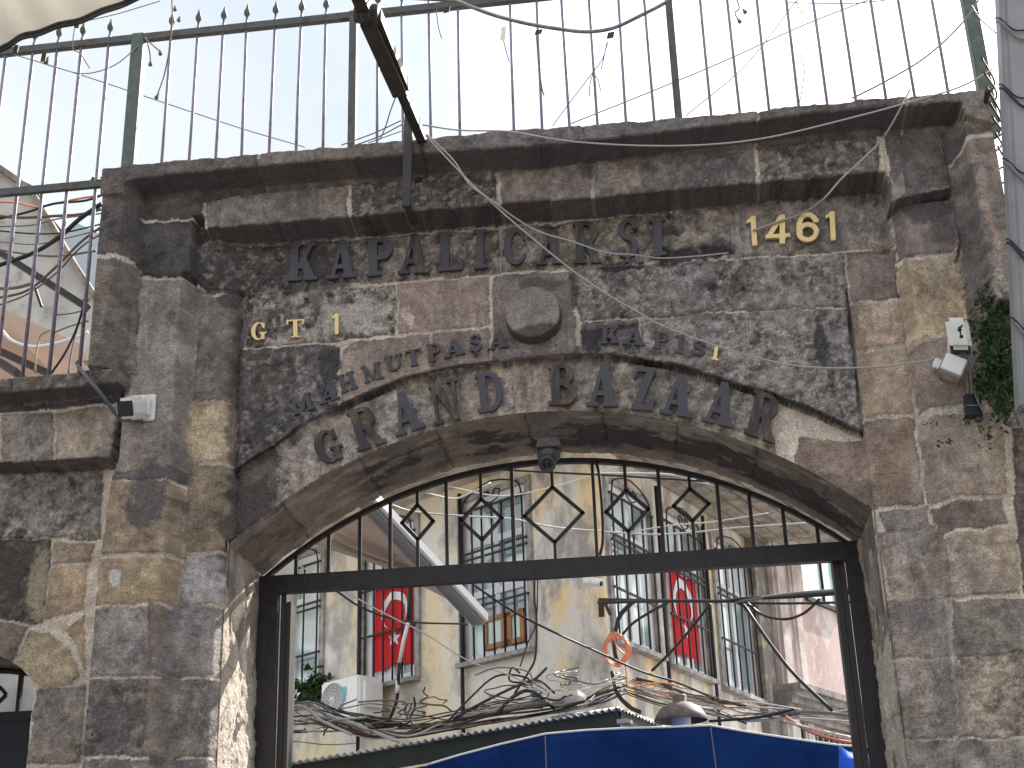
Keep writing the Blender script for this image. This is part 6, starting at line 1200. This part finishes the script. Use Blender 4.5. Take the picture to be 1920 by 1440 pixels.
# tangled bundle on the stall roof: many runs, one heap
rs = random.Random(11)
BR_ = mat('brown_cable', (.16, .10, .07), .6)
heap = [WIREB, WIRE, WIREW, BR_]; tang = []
base_ = [(545, 1340), (590, 1345), (640, 1365), (690, 1378), (760, 1386), (850, 1368), (930, 1348), (1010, 1336), (1080, 1322), (1130, 1306), (1165, 1290)]
for i in range(46):
    a = rs.randint(0, 6); e = min(10, a+rs.randint(3, 6)); off = rs.uniform(-34, 12); pts = []
    for k in range(a, e+1): x, y = base_[k]; pts.append((x+rs.uniform(-12, 12), min(y+off+rs.uniform(-6, 6), 1420-.17*(x-540)), 3.4+rs.uniform(-.3, .3)+.001*(x-540)))
    tang.append((pts, rs.choice([.0045, .006, .009, .006]), heap[rs.choice([0, 0, 0, 1, 1, 2, 3])]))
for i in range(22):    # right hand bundle
    y0 = 1278+rs.uniform(-8, 22); pts = [(1165+rs.uniform(0, 30), y0, 4.2), (1240, y0+18+rs.uniform(-8, 8), 4.1), (1320, y0+36+rs.uniform(-8, 10), 3.9), (1400, y0+52+rs.uniform(-14, 12), 3.7), (1500, 1334+rs.uniform(-6, 14), 3.4), (1610, 1340+rs.uniform(-14, 40), 3.0)]
    tang.append((pts[:rs.randint(4, 6)], rs.choice([.0045, .006, .007]), heap[rs.choice([0, 0, 1, 2, 3])] if i else WIREO))
for i in range(34):    # loops and drops
    x = rs.uniform(545, 1120); y = 1400-.16*(x-540)-rs.uniform(0, 30); a0_ = rs.uniform(0, 6.28); sweep = rs.uniform(1.2, 4.5)*rs.choice((-1, 1)); r0_ = rs.uniform(14, 60); el = rs.uniform(.25, .7); pts = []
    for k in range(7): a_ = a0_+sweep*k/6; rr_2 = r0_*(1+.18*math.sin(k*2.1+i)); pts.append((x+rr_2*math.cos(a_)*1.6, min(y-18+rr_2*el*math.sin(a_), 1425-.17*(x-540)), 3.4+rs.uniform(-.15, .15)))
    tang.append((pts, rs.choice([.004, .005, .006, .008]), heap[rs.choice([0, 0, 1, 1, 2, 3])]))
for (pts, r, m) in [([(975, 1262, 4), (960, 1252, 4), (955, 1275, 4), (975, 1280, 4), (1010, 1276, 4), (1040, 1300, 3.9)], .009, WIREB), ([(548, 1330, 3.3), (580, 1318, 3.3), (610, 1340, 3.3), (650, 1352, 3.3), (700, 1372, 3.3), (750, 1392, 3.3)], .016, WIREW), ([(542, 1350, 3.2), (552, 1326, 3.2), (578, 1330, 3.2), (600, 1350, 3.2), (660, 1378, 3.2)], .012, WIREW),
 ([(840, 1352, 3.4), (880, 1310, 3.6), (930, 1268, 3.8), (985, 1270, 3.9), (1000, 1290, 3.9)], .009, WIREB), ([(850, 1348, 3.4), (900, 1320, 3.5), (960, 1290, 3.7), (1000, 1275, 3.8), (1025, 1252, 3.9)], .012, WIREB), ([(930, 1340, 3.5), (960, 1308, 3.6), (990, 1295, 3.7), (1018, 1310, 3.7), (1040, 1330, 3.7)], .016, WIREB),
 ([(1490, 1330, 3.4), (1420, 1345, 3.6), (1330, 1352, 3.8)], .012, WIREB), ([(1600, 1342, 3.0), (1520, 1334, 3.3), (1430, 1340, 3.6)], .012, WIRE), ([(1475, 1345, 3.3), (1520, 1372, 3.1), (1570, 1388, 3), (1620, 1396, 2.9)], .014, WIREO), ([(1470, 1352, 3.3), (1520, 1366, 3.1), (1600, 1384, 3)], .010, WIREW), ([(1180, 1290, 4.0), (1240, 1280, 3.9), (1280, 1290, 3.8)], .008, WIREO)]: tang.append((pts, r, m))
t = empty('cable_tangle', q3(900, 1350, 3.4)); tag(t, 'great tangle of black, grey and white cables lying above the corrugated stall roof', 'cables')
for nm, m in (('black_cables', WIREB), ('grey_cables', WIRE), ('white_cables', WIREW), ('brown_cables', BR_), ('orange_cables', WIREO)):
    b = MB()
    for pts, r, mm in tang:
        if mm is m: b.tube(smooth_path([q3(*p) for p in pts], 5), r, 5)
    o = b.build(nm, m, t); o['kind'] = 'stuff'
# shrub at the lower left window
t = empty('window_plant', LF.hit(570, 1300, .3)); tag(t, 'leafy green plant growing below the leftmost barred window', 'plant'); foliage('leaves', LF.hit(572, 1292, .3), (.24, .15, .16), 700, .035, '', 8, t)
# ------------------------------------------------------------------ left background behind the railing
t = empty('gable_house', q3(60, 500, 6)); tag(t, 'pale grimy rendered house end with sloping roof line behind the left railing', 'building')
GR = mat('grimy_white_render', (.50, .48, .43), .9, c2=(.36, .34, .30), scale=1.5, c3=(.20, .19, .17), s3=3, lo3=.56, hi3=.72, bump=.3)
gp = [q3(x, y, 6) for x, y in ((-200, 180), (0, 318), (40, 345), (68, 372), (100, 425), (140, 495), (182, 560), (200, 640), (200, 1000), (-300, 1000))]
b = MB(); n = len(gp); b.add([p for p in gp]+[p+Vector((-.4, 3, 0)) for p in gp], [tuple(range(n))]+[(i, (i+1) % n, n+(i+1) % n, n+i) for i in range(n)]); b.build('wall', GR, t)
b = MB()
for i in range(6): b.bar(gp[i]+Vector((0, -.04, .0)), gp[i+1]+Vector((0, -.04, 0)), .14, .06)
b.build('roof_edge', mat('old_tiles', (.16, .14, .12), .9, c2=(.28, .24, .20), scale=9), t)
t = empty('distant_roof', q3(150, 440, 12)); tag(t, 'hazy grey blue roof far behind the cables at the left', 'roof')
dp = [q3(x, y, 12) for x, y in ((100, 450), (138, 415), (190, 440), (230, 470), (230, 620), (100, 620))]; b = MB(); n = 6; b.add(dp+[p+Vector((0, 3, 0)) for p in dp], [tuple(range(n))]+[(i, (i+1) % n, n+(i+1) % n, n+i) for i in range(n)]); b.build('roof_slope', mat('grey_blue_roof', (.38, .42, .46), .8), t)
t = empty('distant_roof', q3(60, 350, 12)); tag(t, 'dark curved roof top peeking over the pale gable behind the railing', 'roof')
dp = [q3(x, y, 12) for x, y in ((20, 352), (40, 338), (58, 346), (72, 362), (90, 400), (60, 420), (20, 420))]; b = MB(); n = 7; b.add(dp+[p+Vector((0, 2, 0)) for p in dp], [tuple(range(n))]+[(i, (i+1) % n, n+(i+1) % n, n+i) for i in range(n)]); b.build('roof_slope', mat('dark_roof', (.14, .15, .17), .8), t)
t = empty('salmon_awning', q3(80, 640, 2.2)); tag(t, 'salmon awning with a white curved front tube behind the lower left railing', 'awning')
b = MB(); b.add([q3(-80, 545, 2.2), q3(10, 580, 2.2), q3(150, 645, 2.2), q3(175, 700, 2.6), q3(40, 640, 3.2), q3(-80, 590, 3.2)], [(0, 1, 4, 5), (1, 2, 3, 4)]); b.add([q3(-80, 590, 3.2), q3(40, 640, 3.2), q3(175, 700, 2.6), q3(160, 760, 3.0), q3(-80, 760, 3.0)], [(0, 1, 2, 3, 4)]); b.build('awning_cloth', SAL, t)
b = MB(); b.tube(smooth_path([q3(x, y, 2.0) for x, y in ((-40, 560), (4, 620), (25, 640), (60, 650), (100, 645), (150, 630), (165, 622))]), .014, 8); b.build('front_tube', FRAME, t)
b = MB(); b.bar(q3(-40, 640, 2.4), q3(90, 700, 2.6), .05, .05); b.bar(q3(-40, 655, 2.1), q3(40, 705, 2.1), .22, .05); b.build('awning_arm', mat('brown_arm', (.06, .05, .05), .6), t)
b = MB(); b.bar(q3(-30, 455, 1.6), q3(165, 578, 1.6), .05, .05); b.bar(q3(66, 540, 1.6), q3(78, 575, 1.6), .02, .02); tag(b.build('iron_strut', IRON), 'dark diagonal iron strut behind the left railing', 'strut')
lw = 'wires sagging behind the left railing'
for i, (pts, r, m, lb) in enumerate([([(-10, 500, .3), (60, 475, .3), (110, 445, .2), (150, 410, .1), (190, 382, 0)], .016, WIREB, 'thick black cable rising to the right behind the left railing'), ([(-10, 412, .3), (50, 398, .3), (100, 382, .3), (160, 376, .3), (200, 362, .3)], .009, WIREB, 'black cable just below the middle rail'),
 ([(-10, 378, .35), (30, 380, .35), (70, 388, .35), (110, 380, .35), (150, 372, .35), (190, 366, .35)], .008, WIREO, 'red and orange wire below the middle rail'), ([(-10, 404, .3), (40, 408, .3), (100, 405, .3), (150, 402, .3), (190, 392, .3)], .011, BR_, 'brown cable below the red wire'),
 ([(-10, 425, .3), (60, 422, .3), (110, 410, .3), (190, 400, .3)], .006, WIRE, 'first thin grey wire at the left edge'), ([(-10, 432, .3), (60, 438, .3), (120, 436, .3), (190, 420, .3)], .006, WIREB, 'thin dark wire under the grey one'), ([(-10, 452, .3), (60, 458, .3), (110, 450, .3), (190, 430, .3)], .005, WIRE, 'second thin grey wire at the left edge'),
 ([(-10, 466, .3), (50, 476, .3), (110, 480, .3), (180, 470, .3)], .009, WIRE, 'thicker grey wire over the pale gable'), ([(-10, 560, .3), (50, 545, .3), (100, 505, .2), (150, 455, .1), (190, 425, 0)], .009, BR_, 'brown cable rising steeply behind the railing'), ([(-10, 575, .3), (50, 552, .3), (105, 512, .2), (150, 465, .1), (190, 438, 0)], .006, BR_, 'thin brown cable under the steep brown one'),
 ([(-10, 541, .3), (30, 539, .3), (64, 530, .3)], .013, mat('mauve_pipe', (.22, .16, .16), .6), 'short mauve pipe at the left edge'), ([(96, 700, .2), (120, 665, .2), (140, 625, .2), (152, 590, .1), (158, 560, .1)], .008, WIREB, 'black wire dropping to the low coping'), ([(98, 625, .2), (130, 612, .2), (165, 602, .1)], .006, WIRE, 'short wire near the low coping'), ([(98, 590, .2), (130, 588, .2), (165, 580, .1)], .006, WIRE, 'upper short wire near the white tube'),
 ([(128, 700, .2), (136, 650, .2), (150, 600, .2), (166, 560, .1)], .006, WIRE, 'grey wire standing behind the last left bar'), ([(66, 700, .2), (68, 660, .2), (76, 630, .2), (95, 618, .2)], .006, mat('ochre_cable', (.35, .30, .18), .6), 'yellowish cable curling above the low coping')]):
    cable(pts, r, m, lb, lw, 5)
# things seen through the small side gate
b = MB(); b.box(-6, -2.2, 3.0, 3.1, 0, 6); tt_ = b.build('wall', mat('white_shop_wall', (.60, .60, .58), .8, c2=(.4, .4, .38), scale=2), None); tt_.name = 'shop_wall'; tag(tt_, 'plain white shop wall seen through the small side gate', 'wall')
